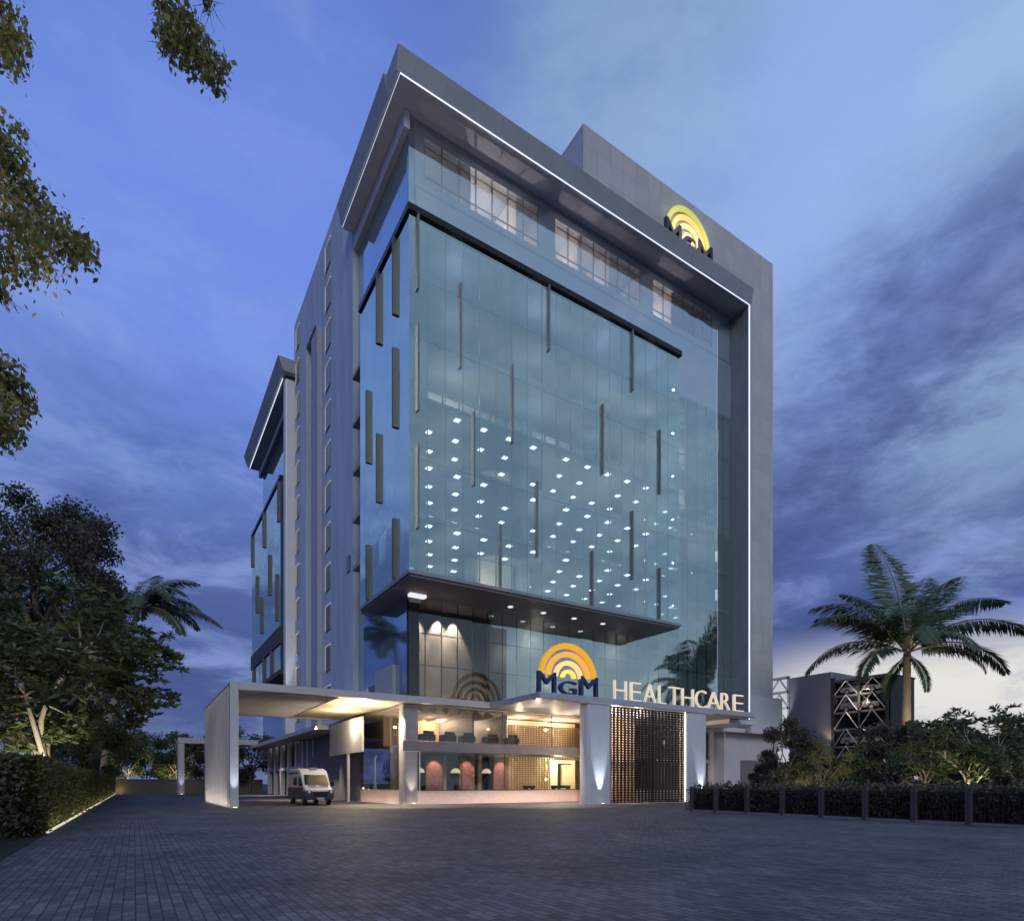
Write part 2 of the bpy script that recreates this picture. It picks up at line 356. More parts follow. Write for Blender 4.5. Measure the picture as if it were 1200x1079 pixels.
def paving_mat():
    m = bpy.data.materials.new('block_paving'); m.use_nodes = True; nt = m.node_tree; N = nt.nodes; L = nt.links
    b = N['Principled BSDF']; tc = N.new('ShaderNodeTexCoord'); mp = N.new('ShaderNodeMapping'); L.new(tc.outputs['Object'], mp.inputs[0]); mp.inputs['Rotation'].default_value = (0, 0, R(90))
    bk = N.new('ShaderNodeTexBrick'); L.new(mp.outputs[0], bk.inputs['Vector']); bk.inputs['Scale'].default_value = 1
    bk.inputs['Brick Width'].default_value = .28; bk.inputs['Row Height'].default_value = .14; bk.inputs['Mortar Size'].default_value = .009; bk.inputs['Mortar Smooth'].default_value = .3
    bk.inputs['Color1'].default_value = (.06, .058, .066, 1); bk.inputs['Color2'].default_value = (.142, .134, .145, 1); bk.inputs['Mortar'].default_value = (.022, .022, .026, 1)
    nz = N.new('ShaderNodeTexNoise'); L.new(tc.outputs['Object'], nz.inputs['Vector']); nz.inputs['Scale'].default_value = .35; nz.inputs['Detail'].default_value = 7; nz.inputs['Roughness'].default_value = .65
    n3 = N.new('ShaderNodeTexNoise'); L.new(tc.outputs['Object'], n3.inputs['Vector']); n3.inputs['Scale'].default_value = 7; n3.inputs['Detail'].default_value = 6
    mr = N.new('ShaderNodeMapRange'); L.new(nz.outputs['Fac'], mr.inputs[0]); mr.inputs[1].default_value = .3; mr.inputs[2].default_value = .7; mr.inputs[3].default_value = .5; mr.inputs[4].default_value = 1.45
    mx = N.new('ShaderNodeMix'); mx.data_type = 'RGBA'; mx.blend_type = 'MULTIPLY'; mx.inputs[0].default_value = 1; L.new(bk.outputs['Color'], mx.inputs[6]); L.new(mr.outputs[0], mx.inputs[7])
    L.new(mx.outputs[2], b.inputs['Base Color'])
    r2 = N.new('ShaderNodeMapRange'); L.new(n3.outputs['Fac'], r2.inputs[0]); r2.inputs[3].default_value = .48; r2.inputs[4].default_value = .85; L.new(r2.outputs[0], b.inputs['Roughness'])
    h = N.new('ShaderNodeMath'); h.operation = 'MULTIPLY_ADD'; L.new(n3.outputs['Fac'], h.inputs[0]); h.inputs[1].default_value = .5
    inv = N.new('ShaderNodeMath'); inv.operation = 'SUBTRACT'; inv.inputs[0].default_value = 1; L.new(bk.outputs['Fac'], inv.inputs[1]); L.new(inv.outputs[0], h.inputs[2])
    bp = N.new('ShaderNodeBump'); bp.inputs['Strength'].default_value = 1; bp.inputs['Distance'].default_value = .045; L.new(h.outputs[0], bp.inputs['Height']); L.new(bp.outputs[0], b.inputs['Normal'])
    return m
M['paving'] = paving_mat()
M['soil'] = mat('planted_ground', (.03, .035, .025), .95, 0, .4, .4, .5, 5)

# ------------------------------------------------------------------ ground
g = MB().box(-1500, 1500, -1500, 1500, -.5, -.02).build('ground', M['soil']); tag(g, 'dark planted ground reaching to the horizon', 'ground', kind='structure')
g = MB().box(-19.7, 48, -75, 66.0, -.3, 0).build('plaza_paving', M['paving']); tag(g, 'wide forecourt of grey block paving', 'paving', kind='structure')

# ------------------------------------------------------------------ hospital
HB = thing('hospital_building', 'tall glass hospital tower with charcoal roof frame and lit entrance podium', 'building')
def P(mb, name, m, **k): return mb.build(name, m, HB, **k)
FH = 4.115; Z0 = 16.1                              # storey height, canopy top
LV = [Z0 + FH*k for k in range(7)]                 # 16.1 ... 40.8
# --- glass
P(MB().box(-1.6, 24.6, -4.0, -3.97, 16.1, 40.35), 'projecting_glass', M['glass'])
P(MB().box(-1.6, -1.57, -3.97, 6.4, 16.1, 40.35), 'side_glass', M['glassside'])
P(MB().box(24.57, 24.6, -3.97, 0, 16.1, 40.35), 'return_glass', M['glass'])
P(MB().box(-1.6, 0, 6.37, 6.4, 16.1, 40.35), 'return_glass', M['glassside'])
P(MB().box(0, 37.15, -.03, 0, 40.8, 51.6), 'upper_glass', M['glasstop'])
P(MB().box(24.6, 37.15, -.03, 0, 8.1, 40.8), 'flank_glass', M['glass'])
P(MB().box(8.6, 24.6, -.03, 0, 8.1, 15.7), 'lower_glass', M['glass'])
P(MB().box(0, 8.6, -.03, 0, 8.1, 14.25).box(0, 7.2, -.031, 0, 14.25, 15.7), 'dark_bay_glass', M['glassdark'])
P(MB().box(7.2, 8.6, -.03, 0, 14.25, 15.7), 'lower_glass', M['glass'])
P(MB().box(.0, .6, .35, 11.87, 8.1, 51.6), 'side_spandrel_wall', M['spandrel'])
# --- coping and canopy of the projecting bay
P(MB().box(-1.75, 24.75, -4.2, -3.6, 40.35, 40.8).box(-1.75, -1.2, -3.6, 6.5, 40.35, 40.8), 'black_coping', M['dark'])
P(MB().box(-1.2, 24.6, -3.6, 6.4, 40.4, 40.7), 'bay_roof', M['soffit'])
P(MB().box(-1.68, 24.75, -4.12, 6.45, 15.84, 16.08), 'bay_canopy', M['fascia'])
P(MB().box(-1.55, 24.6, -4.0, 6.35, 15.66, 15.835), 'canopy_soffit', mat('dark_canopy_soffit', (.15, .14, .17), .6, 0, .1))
# joints behind the glass
mb = MB()
for k in range(1, 19): mb.box(-1.6+k*26.2/19-.02, -1.6+k*26.2/19+.02, -3.96, -3.86, 16.1, 40.3)
for z in LV[1:-1]: mb.box(-1.5, 24.5, -3.955, -3.87, z-.5, z-.44)
for k in range(1, 7): mb.box(-1.56, -1.47, -4+k*10.4/7-.02, -4+k*10.4/7+.02, 16.1, 40.3)
P(mb, 'bay_mullions', M['mullion'])
mb = MB()
for k in range(1, 27):
    x = k*37.15/27
    mb.box(x-.025, x+.025, .01, .11, 8.1, 15.6)
    if x > 24.7: mb.box(x-.02, x+.02, .012, .1, 16.1, 40.7)
for z in (10.6, 13.0): mb.box(0, 37.1, .02, .1, z-.03, z+.03)
P(mb, 'facade_mullions', M['mullion'])
# --- fins
FF = [(-.99,35.24,40.34),(-.99,26.99,32.91),(-.99,18.98,24.67),(2.24,31.08,37.01),(9.97,35.25,40.36),(6.6,27.07,32.88),(3.33,23.03,28.3),(18.75,35.19,40.37),(15.42,27.13,32.9),(22.01,27.2,32.85),(8.84,18.98,24.8),(5.55,16.12,20.65),(18.75,19.07,24.9),(14.33,16.12,20.57),(22.01,16.12,20.64)]
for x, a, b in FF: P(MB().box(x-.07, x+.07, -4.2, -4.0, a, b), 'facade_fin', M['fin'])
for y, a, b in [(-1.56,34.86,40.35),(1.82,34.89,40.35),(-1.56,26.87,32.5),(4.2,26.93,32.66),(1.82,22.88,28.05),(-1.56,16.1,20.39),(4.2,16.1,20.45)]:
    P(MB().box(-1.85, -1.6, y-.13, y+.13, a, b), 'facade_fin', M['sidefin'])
# --- storeys of the bay: slabs, deep back wall, columns
for i, z in enumerate(LV[:-1]):
    if i: P(MB().box(-1.45, 24.5, -3.6, 9, z-.35, z+.0), 'floor_slab', M['slab'])
    if i: P(MB().box(24.62, 37.1, .3, 9, z-.35, z), 'floor_slab', M['slab'])
for i in range(3):                                   # three open office floors
    z = LV[i]
    P(MB().box(-1, 37, 8.2, 8.4, z+.01, z+FH-.36), 'office_back_wall', M['inner'])
for x in (10.6, 23.9, 30.5): P(MB().box(x-.45, x+.45, .2, 1.1, 16.1, 40.3), 'storey_column', M['inner'])
# upper three floors of the bay and top floor: inner wall with ribbon windows
M['pale'] = mat('inner_wall_brightened', (.62, .70, .82), .6, 0, .05)  # lighter copy of the inner wall, paint standing in for the band's pale glow
def ribbon(z, y, groups, x0, x1, zb, zt, ztop, name, dz=.0):
    mb = MB(); mb.box(x0, x1, y, y+.2, z, zb); mb.box(x0, x1, y, y+.2, zt, ztop)
    xs = x0
    for a, b in groups: mb.box(xs, a, y, y+.2, zb, zt); xs = b
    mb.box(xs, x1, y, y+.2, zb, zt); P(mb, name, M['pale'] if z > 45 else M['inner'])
    for a, b in groups:
        mb = MB(); n = max(2, int((b-a)/1.35)); mb.box(a, b, y+.03, y+.12, zb+.5, zb+.58); mb.box(a, b, y+.03, y+.12, zt-.62, zt-.55)
        for k in range(n+1):
            xx = a + (b-a)*k/n; mb.box(xx-.045, xx+.045, y+.02, y+.13, zb, zt)
        P(mb, 'ribbon_window', M['mullion'])
for i in (3, 4, 5):
    z = LV[i]; ribbon(z, .4, [(1.6, 10.2), (11.4, 22.8)], -1.2, 24.4, z+.95, z+3.3, z+FH-.36, 'inner_facade')
    ribbon(z, .42, [(27.5, 31), (33, 35)], 24.7, 37.1, z+.95, z+3.1, z+FH-.36, 'inner_facade')
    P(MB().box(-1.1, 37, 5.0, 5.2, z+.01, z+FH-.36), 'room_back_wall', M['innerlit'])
for i in range(3):
    z = LV[i]
    for x in (28, 33.5): P(MB().box(x, x+.2, .5, 8, z, z+FH-.36), 'room_partition', M['inner'])
# top storeys
P(MB().box(.7, 37.1, .2, 9, 46.6, 46.9), 'floor_slab', M['slab'])
P(MB().box(.7, 37.1, .2, 9, 51.62, 51.9), 'top_ceiling', M['slab'])
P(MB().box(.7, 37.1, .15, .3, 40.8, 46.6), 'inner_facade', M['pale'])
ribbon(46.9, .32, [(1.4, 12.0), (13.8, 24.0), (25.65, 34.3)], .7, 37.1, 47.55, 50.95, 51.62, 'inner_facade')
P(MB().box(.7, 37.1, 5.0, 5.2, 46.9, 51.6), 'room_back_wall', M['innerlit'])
for x in (5.4, 9.9, 12.4, 13.4, 16.5, 20.2, 24.6, 25.2, 28.4, 34.6): P(MB().box(x, x+.15, .55, 4.98, 46.92, 51.6), 'room_partition', M['innerlit'])
for x, e in ((7.6, 120), (15.0, 70), (18.3, 45), (22, 18), (26.8, 70), (3.4, 16), (11, 22), (31, 8)):
    lamp('POINT', (x, 3.4, 48.6), e*5, (1, .80, .66), 'room_light', size=.05)
for i, x, e in ((3, 4.0, 22), (3, 14, 14), (4, 8, 10), (3, 28.6, 18), (4, 29, 14), (5, 29, 8), (4, 18, 10), (5, 14, 6)):
    lamp('POINT', (x, 3, LV[i]+2.2), e*14, (1, .85, .7), 'room_light', size=.05)
for i in range(6):          # added fill lamps that brighten the inside of each storey
    for x, y in ((3, -1.8), (10.5, -1.8), (17.5, -1.8), (23, -1.8), (5, 4.5), (16, 4.5), (29, 3)):
        if i > 2 and y > 0 and x < 24: continue
        lamp('POINT', (x, y, LV[i]+2.4), (34 if y < 0 else 45)*(1.0 if i > 2 else .7), (.9, .97, 1), 'storey_fill', size=.04)
# ceiling lights: rows on the three office floors
cand = []
for i in range(3):
    zc = LV[i] + FH - .35
    for r, y in enumerate((-2.9, -.45, 1.95, 4.35)):
        off = 0 if r % 2 == 0 else 1.1
        for k in range(17):
            x = .35 + 2.24*k + off + (1.0 if k > 4 else 0)
            if x > 36.6 or (x > 24 and y < .4): continue
            if abs(x-10.6) < .8 or abs(x-23.9) < .7: continue
            if rng.random() < .09: continue      # lamps that are off
            cand.append((i, x, y, zc))
cand.sort(key=lambda c: ((c[1]-CAMX)**2 + (c[2]-CAMY)**2))
rest = MB()
for j, (i, x, y, z) in enumerate(cand):
    q = MB() if j < 96 else rest
    q.box(x-.2, x+.2, y-.2, y+.2, z-.05, z-.005)
    if j < 96: P(q, 'ceiling_light', M['panel'], recalc=False)
o = P(rest, 'ceiling_lights_beyond', M['panel']); o['kind'] = 'stuff'
mb = MB()   # downlights in the bay canopy and in the top slab edge
for x in (8, 11.2, 14.4, 17.6): P(MB().lathe([(.22, 0), (.22, -.05), (.05, -.06)], (x, -1.6, 15.66), 12), 'canopy_downlight', emit('cool_downlight', (.95, .97, 1), .75) if x == 8 else bpy.data.materials['cool_downlight'])
P(MB().box(-.2, 1.1, -.85, -.35, 15.42, 15.62), 'corner_floodlight', bpy.data.materials['cool_downlight'])
P(MB().box(5.2, 9.6, .6, .8, 16.12, 19.8), 'room_partition', M['innerlit'])
lamp('SPOT', (6.6, -1.2, 17.0), 260, (1, .82, .58), 'room_light', to=(8.0, .7, 18.6), size=.05, spot=90)
P(MB().box(8.2, 9.9, 3.0, 3.2, LV[2], LV[2]+3.7), 'room_partition', M['innerlit'])
lamp('SPOT', (8.0, 1.0, LV[2]+1.2), 260, (1, .86, .66), 'room_light', to=(9.2, 3.0, LV[2]+2.8), size=.05, spot=80)
M['roomlamp'] = emit('room_lamp_glow', (1, .88, .7), 1.5); M['coollamp'] = emit('cool_lamp_glow', (.85, .92, 1), .9)
for x, z in ((2.6, LV[3]+1.3), (5.6, LV[3]+1.5), (8.9, LV[3]+1.3), (14.0, LV[3]+1.2), (18.3, LV[4]+1.2), (20.9, LV[3]+1.4), (27.8, LV[4]+1.3), (28.0, LV[3]+1.3), (19.6, LV[5]+1.3)):
    P(MB().lathe([(.06, -.5), (.26, 0), (.1, .9)], (x, 1.2, z), 10), 'room_lamp', M['roomlamp'])
for i in range(1, 7): P(MB().lathe([(.1, 0), (.13, .9), (.1, 1.1)], (35.4, .7, (LV[i] if i < 6 else 43.2)+1.0), 10), 'wall_lamp', M['coollamp'])
# --- roof frame
P(MB().prism([(-2.25, 53.5), (-1.95, 51.9), (0.0, 51.9), (0, 53.5)], 0, -1.7, 37.7), 'roof_fascia', M['fascia'])
P(MB().prism([(-1.95, 53.49), (-1.6, 51.9), (0, 51.9), (0, 53.49)], 1, 0.003, 11.9), 'roof_fascia', M['fascia'])
P(MB().box(0.01, 37.6, .01, 11.9, 52.0, 53.4), 'roof_deck', M['soffit'])
P(MB().box(-1.4, 37.18, -2.0, 0, 51.62, 51.895).box(-1.4, 0, .003, 11.87, 51.62, 51.895), 'roof_soffit', M['soffit'])
P(MB().box(-.45, -.005, -.3, 11.86, 50.2, 51.61), 'soffit_beam', M['soffit'])
P(MB().box(37.16, 37.62, -1.99, .4, 7.0, 51.6), 'frame_leg', M['fascia'])
P(MB().box(-1.47, 37.17, -2.09, -2.0, 51.585, 51.62).box(-1.47, -1.4, -2.0, 11.88, 51.585, 51.62), 'added_strip_baffle', M['soffit'])  # added lip that blocks the light strip's reflection in the glass
fl = P(MB().box(-1.46, 37.36, -2.06, -2.005, 51.64, 51.78).box(37.2, 37.36, -2.06, -2.0, 8.3, 51.64).box(-1.46, -1.405, -2.004, 11.9, 51.64, 51.75), 'light_strip', M['led'])
# --- rear core wall rising above the roof
P(MB().box(17.05, 44.9, .45, 18, 53.5, 61.3).box(37.7, 44.9, .45, 18, 7, 53.5), 'core_wall', M['core'])
# --- stair tower on the left
tw = MB()
tw.box(-.5, 3, 11.9, 25.1, 7.6, 58.4); tw.box(-.5, 3, 29.5, 35.5, 7.6, 58.4); tw.box(-.5, 3, 25.1, 29.5, 52, 58.4); tw.box(3.01, 16, 11.9, 35.5, 7.6, 58.3)
P(tw, 'stair_tower_wall', M['tower'])
P(MB().box(1.0, 1.2, 25.1, 29.5, 7.6, 52), 'recess_glass', M['spandrel'])
P(MB().box(-1.0, -.505, 22.5, 25.05, 7.6, 49.9), 'tower_pilaster', M['pilaster'])
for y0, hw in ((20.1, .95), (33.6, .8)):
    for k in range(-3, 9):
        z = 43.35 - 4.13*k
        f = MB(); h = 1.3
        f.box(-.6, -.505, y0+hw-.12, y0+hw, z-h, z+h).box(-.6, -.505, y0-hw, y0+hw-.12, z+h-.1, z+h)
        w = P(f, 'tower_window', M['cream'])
        MB().box(-.6, -.505, y0-hw, y0-hw+.06, z-h, z+h-.14).box(-.6, -.505, y0-hw+.06, y0+hw-.12, z-h, z-h+.08).box(-.6, -.505, y0-.04, y0+.04, z-h+.08, z+h-.14).build('sash', M['fin'], w)
        MB().box(-.56, -.51, y0-hw+.07, y0+hw-.13, z-h+.09, z+h-.15).build('pane', M['pane'], w)
P(MB().box(-.6, -.505, 12.6, 13.5, 21.2, 22.6), 'vent_window', M['pane'])
# --- far wing on the left, same frame and glass bay
P(MB().box(0, 12, 35.5, 60, 7.6, 51.6), 'wing_wall', M['spandrel'])
P(MB().box(-1.6, 0, 38.3, 60.3, 16.1, 40.35), 'wing_glass_bay', M['glassside'])
P(MB().box(-1.5, -.05, 38.4, 60.2, 16.2, 40.3), 'wing_bay_core', mat('bay_interior', (.07, .12, .15), .6))
P(MB().box(-1.75, 0, 38.2, 60.4, 40.35, 40.8), 'black_coping', M['dark'])
P(MB().box(-1.75, 0, 38.2, 60.4, 19.4, 21.6).box(-1.75, 0, 38.2, 60.4, 15.5, 16.1), 'wing_spandrel_band', mat('brown_band', (.05, .04, .04), .6))
P(MB().prism([(-2.6, 53.5), (-2.0, 51.9), (0, 51.9), (0, 53.5)], 1, 34.6, 61.5), 'wing_roof_fascia', M['fascia'])
P(MB().box(-1.75, 0, 36, 61, 51.6, 51.895).box(-.5, 0, 36.3, 60.8, 50.4, 51.6), 'wing_soffit', M['soffit'])
P(MB().box(-1.82, -1.755, 36, 61, 51.6, 51.76), 'light_strip', M['led'])
P(MB().box(-1.6, -.0, 35.3, 36.6, 7.6, 51.5), 'wing_frame_leg', M['white'], bevel=.15)
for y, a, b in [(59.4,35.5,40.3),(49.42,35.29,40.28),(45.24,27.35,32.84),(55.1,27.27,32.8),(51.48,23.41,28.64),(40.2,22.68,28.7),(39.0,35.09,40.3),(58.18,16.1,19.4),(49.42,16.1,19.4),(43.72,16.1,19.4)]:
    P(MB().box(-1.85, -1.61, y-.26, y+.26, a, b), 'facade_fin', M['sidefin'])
lamp('SPOT', (-1.6, 34.2, 8.4), 4200, (.95, .95, 1), 'leg_uplight', to=(-1.3, 35.3, 40), size=.2, spot=22)

# --- podium
ZP = 7.62; ZT = 8.1
P(MB().box(-.3, 38, .3, 60, ZP+.05, ZT), 'podium_roof', M['white'])
P(MB().box(-.25, 37, .32, .75, .03, 1.02), 'plinth', M['plinth'])
P(MB().box(-.25, .2, .76, 10.4, .03, 1.1), 'plinth', M['plinth'])
P(MB().box(-.32, 37, .26, .8, 0, .03).box(-.32, .2, .81, 14, 0, .031), 'plinth_base', M['soffit'])
P(MB().rounded(-.3, .975, .232, 1.38, .2, 7.6, .3), 'corner_column', M['column'])
P(MB().box(-.35, 17.5, .2, .24, 4.05, 4.8).box(.98, 30, .2401, 6.5, 4.05, 4.8), 'mezzanine_slab', M['podium'])
P(MB().box(-.36, .99, .19, .199, 3.98, 4.04), 'reveal_strip', M['white'])
P(MB().box(.98, 22, .3, .33, 1.03, 4.05).box(.98, 22, .3, .33, 4.8, 7.5), 'podium_front_glass', M['glasslow'])
mb = MB()
for x in (1.02, 4.6, 8.6, 13.2, 17.6): mb.box(x-.04, x+.04, .26, .29, 1.03, 4.04)
mb.box(1.0, 17.5, .262, .292, 1.03, 1.1)
for x in (8.4, 13.4): mb.box(x-.04, x+.04, .26, .29, 4.81, 7.5)
P(mb, 'podium_window_frames', M['mullion'])
P(MB().box(.98, 1.04, .2, .25, 1.03, 3.97), 'window_edge_trim', M['white'])
# left flank
P(MB().box(-.3, -.27, 1.4, 10.4, 1.1, 7.6), 'podium_side_glass', M['glassdark'])
P(MB().box(-.3, .0, 10.4, 33.5, .0, 7.62), 'podium_side_wall', M['podium'])
P(MB().box(-.36, -.301, 29.6, 30.0, .8, 6.6).box(-.36, -.301, 32.0, 32.4, .8, 6.6).box(-.36, -.301, 27, 27.2, 4.5, 6.8).box(-.36, -.301, 19.8, 20, 4.4, 6.4), 'side_wall_strips', M['white'])
P(MB().box(.4, .6, 33.5, 58, 0, 7.62), 'far_glass_wall', M['pane'])
for y in (33.6, 36, 40.5, 45, 49.5, 54): P(MB().box(-.3, .3, y, y+.35, 0, 7.6), 'side_column', M['white'])
P(MB().box(-.2, .38, 33.9, 57, 3.3, 3.7), 'colonnade_transom', M['pilaster'])
P(MB().box(.6, .95, 4.6, 5.4, 1.1, 4.6), 'interior_column', M['white'])
# podium interior
P(MB().box(.2, 34, .8, 12, .5, 1.0), 'lobby_floor', M['slab'])
P(MB().box(.2, 34, .4, 12, ZP-.1, ZP), 'lobby_ceiling', M['innerlit'])
P(MB().box(1, 34, 6.5, 6.7, 1.01, 4.05), 'lobby_back_wall', mat('dark_timber', (.08, .055, .045), .5, 0, .2, 3))
P(MB().box(1, 34, 8.0, 8.2, 4.81, 7.5), 'gallery_back_wall', M['warmwall'])
P(MB().box(1.0, 1.2, .8, 6.4, 1.02, 4.04), 'lobby_side_wall', M['podium'])
for x in (2.6, 5.6, 8.9): P(MB().box(x, x+1.45, 2.6, 2.75, 1.05, 3.95), 'patterned_panel', M['pattern'])
for x in (2.2, 4.6, 8.0): P(MB().box(x, x+.3, 3.6, 3.9, 1.03, 4.03), 'lobby_column', M['warmwall'])
for k in range(7): P(MB().prism([(1.0+k*1.1, 7.5), (1.8+k*1.1, 7.5), (1.6+k*1.1, 7.1)], 1, 1.2, 7.5), 'ceiling_baffle', M['innerlit'])
P(MB().box(6.2, 6.4, 1.5, 7.9, 4.85, 7.4).box(9.2, 9.4, 1.2, 7.9, 4.85, 7.4), 'gallery_fin_wall', M['podium'])
# copper lattice inside the lobby and the bright reception room behind it
x0, x1, y = 10.2, 19.0, 2.2; n = 30
lat = MB()
for k in range(n+1):
    x = x0+(x1-x0)*k/n
    lat.box(x-.06, x+.06, y, y+.06, 3.7, 6.7)
    if x < 14.6: lat.box(x-.06, x+.06, y, y+.06, 1.05, 3.7)
for k in range(34):
    z = 1.05 + 5.65*k/33; lat.box(x0, x1 if z > 3.65 else 14.6, y+.005, y+.055, z-.05, z+.05)
P(lat, 'lobby_lattice', M['copperlat'])
P(MB().box(10.2, 19.2, 4.4, 4.5, 1.02, 7.4), 'reception_wall', mat('cream_wall', (.78, .68, .5), .7, 0, .06))
P(MB().box(17.0, 17.15, 4.0, 4.3, 1.02, 3.5).box(17.15, 18.6, 4.2, 4.3, 3.4, 3.5), 'reception_door_frame', M['dark'])
# lobby lights
for x, y, z, e in ((3.4, 4.5, 6.0, 40), (5.2, 6.9, 7.0, 130), (8.0, 6.9, 7.0, 130), (12, 3.3, 6.9, 120), (16, 3.3, 6.9, 120), (11.4, 3.3, 3.2, 60), (16.2, 3.2, 3.4, 420)):
    lamp('POINT', (x, y, z), e*(1.9 if e != 420 else 1.3), WARM if e != 420 else (1, .85, .5), 'lobby_light', size=.04)
for x in (3.3, 6.3, 9.6): lamp('SPOT', (x, 1.7, 3.9), 240, (1, .6, .45), 'panel_spotlight', to=(x, 2.7, 2.2), size=.05, spot=70)
lamp('POINT', (20, 3, 3.5), 260, WARM, 'lobby_light', size=.04); lamp('POINT', (17.5, 3.4, 6.5), 160, WARM, 'lobby_light', size=.04)
# plinth wash light
lamp('AREA', (8.5, -.35, .12), 60, (1, .66, .5), 'plinth_wash', to=(8.5, .3, .6), size=17, size_y=.06)
lamp('AREA', (-.75, 6, .12), 20, (1, .62, .5), 'plinth_wash', to=(-.3, 6, .6), size=9, size_y=.06)
# --- entrance canopy on two pillars
CZ0, CZ1 = 7.62, 8.07
P(MB().box(6.8, 30.8, -7.4, .2, CZ0, CZ1), 'entrance_canopy', mat('blue_grey_canopy', (.40, .42, .50), .45, .1, .05), bevel=.03)
P(MB().box(29.5, 33.5, -5.6, 1.5, 7.2, 7.6), 'entrance_canopy_lower', M['white'])
for a, b in ((11.2, 13.8), (21.95, 24.6)):
    P(MB().rounded(a, b, -7.2, -6.1, 0, 7.61, .45 if a < 12 else .35), 'entrance_pillar', mat('pillar_render', (.50, .52, .60), .5, 0, .06) if a < 12 else bpy.data.materials['pillar_render'])
lt = MB(); x0, x1, y = 13.72, 21.98, -7.0; n = 22
for k in range(n+1): 
    x = x0+(x1-x0)*k/n; w = .088 if k not in (12,) else .15; lt.box(x-w, x+w, y, y+.06, .05, 7.55)
for k in range(39):
    z = .1 + 7.4*k/38; w = .052; lt.box(x0, x1, y+.01, y+.05, z-w, z+w)
P(lt, 'lattice_screen', M['lattice'])
P(MB().box(21.93, 21.97, -7.08, -7.01, .1, 7.55), 'screen_light_strip', M['warmled'])
P(MB().box(15.9, 22, -1.2, -1.0, 3.6, 7.5), 'vestibule_wall', M['warmwall'])
P(MB().box(15.9, 22, -1.2, -1.0, 0.02, 3.59), 'vestibule_doors', mat('brown_glass', (.34, .22, .15), .3))
P(MB().box(15.9, 21.8, -1.5, -1.21, 3.3, 3.55), 'vestibule_canopy', M['podium'])
for x in (15.2, 17.6, 20.2): lamp('POINT', (x, -3.2, 6.6), 380, (1, .80, .60), 'vestibule_light', size=.05)
for x in (15.4, 18, 20.6): lamp('POINT', (x, -3.4, 2.0), 190, (1, .74, .56), 'vestibule_light', size=.05)
lamp('AREA', (18, -6.2, .3), 40, (1, .7, .5), 'vestibule_wash', to=(18, -5.2, .0), size=7, size_y=.3)
for x in (8.2, 10.2): lamp('SPOT', (x, -4.2, 7.5), 1500, (1, .80, .56), 'entrance_downlight', to=(x, -4.6, 0), size=.04, spot=95)
lamp('POINT', (9.2, -3.6, 6.4), 110, (1, .80, .56), 'entrance_glow', size=.04)
# right flank of the podium
P(MB().box(37.3, 44.5, -1, 8, 7.4, 11.1), 'flank_parapet', mat('pale_blue_render', (.52, .54, .6), .7, 0, .05))
P(MB().box(31, 44.5, -1.6, 8, 6.95, 7.35), 'flank_ledge', M['white'])
P(MB().box(35.4, 44.4, -.5, 8, 0, 6.94), 'flank_wall', bpy.data.materials['pale_blue_render'])
P(MB().box(37.8, 44.3, -.56, -.505, .05, 4.1), 'flank_shutter', M['podium'])
P(MB().box(26.2, 35.3, .6, .65, 0.1, 6.9), 'flank_glass', mat('flank_lit_glass', (.12, .09, .06), .12))
P(MB().box(30.5, 31.2, -.3, .5, 0, 6.9).box(33.8, 35.3, -.3, .5, 0, 6.94).box(26.2, 33.8, .2, .55, 3.7, 4.1), 'flank_columns', M['pilaster'])
lamp('POINT', (29, -.8, 5.8), 30, WARM, 'flank_light'); lamp('POINT', (32.6, -.8, 2.4), 30, WARM, 'flank_light')
# roof top screens on the podium
P(MB().box(-.3, .0, 2.6, 6.6, ZT, 10.9), 'podium_screen_wall', M['pilaster'])
P(MB().box(-.3, -.1, 8.5, 12.5, ZT, 9.8), 'podium_screen_wall', M['white'])
P(MB().box(-.2, -.1, 6.6, 8.5, ZT, 9.9), 'podium_screen_wall', M['pane'])
# lamps glowing in the dark bay
P(MB().box(.3, 8.5, 2.6, 2.8, 8.1, 15.6), 'bay_back_wall', mat('dark_bay_wall', (.14, .13, .125), .7))
P(MB().box(0.02, .85, -.07, -.035, 8.12, 15.6), 'corner_panel', M['pane'])
for x in (1.6, 3.6, 5.0): lamp('SPOT', (x, 2.05, 15.45), 4000, WARMW, 'bay_lamp', to=(x, 2.5, 13), size=.08, spot=60)

P(MB().box(8.7, 37, 3.5, 3.7, 8.1, 15.6), 'lower_back_wall', M['inner'])
for x, z, e in ((13.5, 14.6, 30), (15, 11, 14), (20, 12, 14), (23, 14.5, 14), (29, 12, 10), (10.6, 13, 10)): lamp('POINT', (x, 2.5, z), e*3, WARMW, 'bay_lamp', size=.05)

# ------------------------------------------------------------------ porte cochere
PC = thing('porte_cochere', 'white ribbed drive-through portal with louvred roof and glowing ceiling', 'canopy', (-12.2, -.5, 0))
def pc(mb, n, m, **k):
    o = mb.build(n, m, None, **k); o.parent = PC; o.matrix_parent_inverse = PC.matrix_world.inverted() if False else o.matrix_parent_inverse
    for v in o.data.vertices: v.co -= Vector((-12.2, -.5, 0))
    return o
pc(MB().box(-12.25, -11.73, -.5, -.05, 0, 8.1), 'post', M['portal'], bevel=.04)
pc(MB().box(-11.73, -.3, -.5, -.15, 7.62, 8.1), 'front_beam', M['portal'])
pc(MB().box(-.29, 6.79, -.5, .19, 7.62, 8.1), 'front_beam', M['portal'])
pc(MB().box(-12.25, -.3, 15.4, 15.8, 7.62, 8.1), 'rear_beam', M['portal'])
NF = 17
for k in range(1, NF+1):
    y = -.05 + k*15.4/NF
    q = MB().prism([(-12.25, 0.02), (-11.85, 0.02), (-11.85, 7.62), (-5.2, 7.62), (-5.2, 7.95), (-12.25, 7.95)], 1, y-.06, y+.06)
    pc(q, 'louvre_fin', M['portal'])
pc(MB().box(-11.93, -11.86, -.0, 15.4, 0.0, 7.6), 'back_panel', M['portal'])
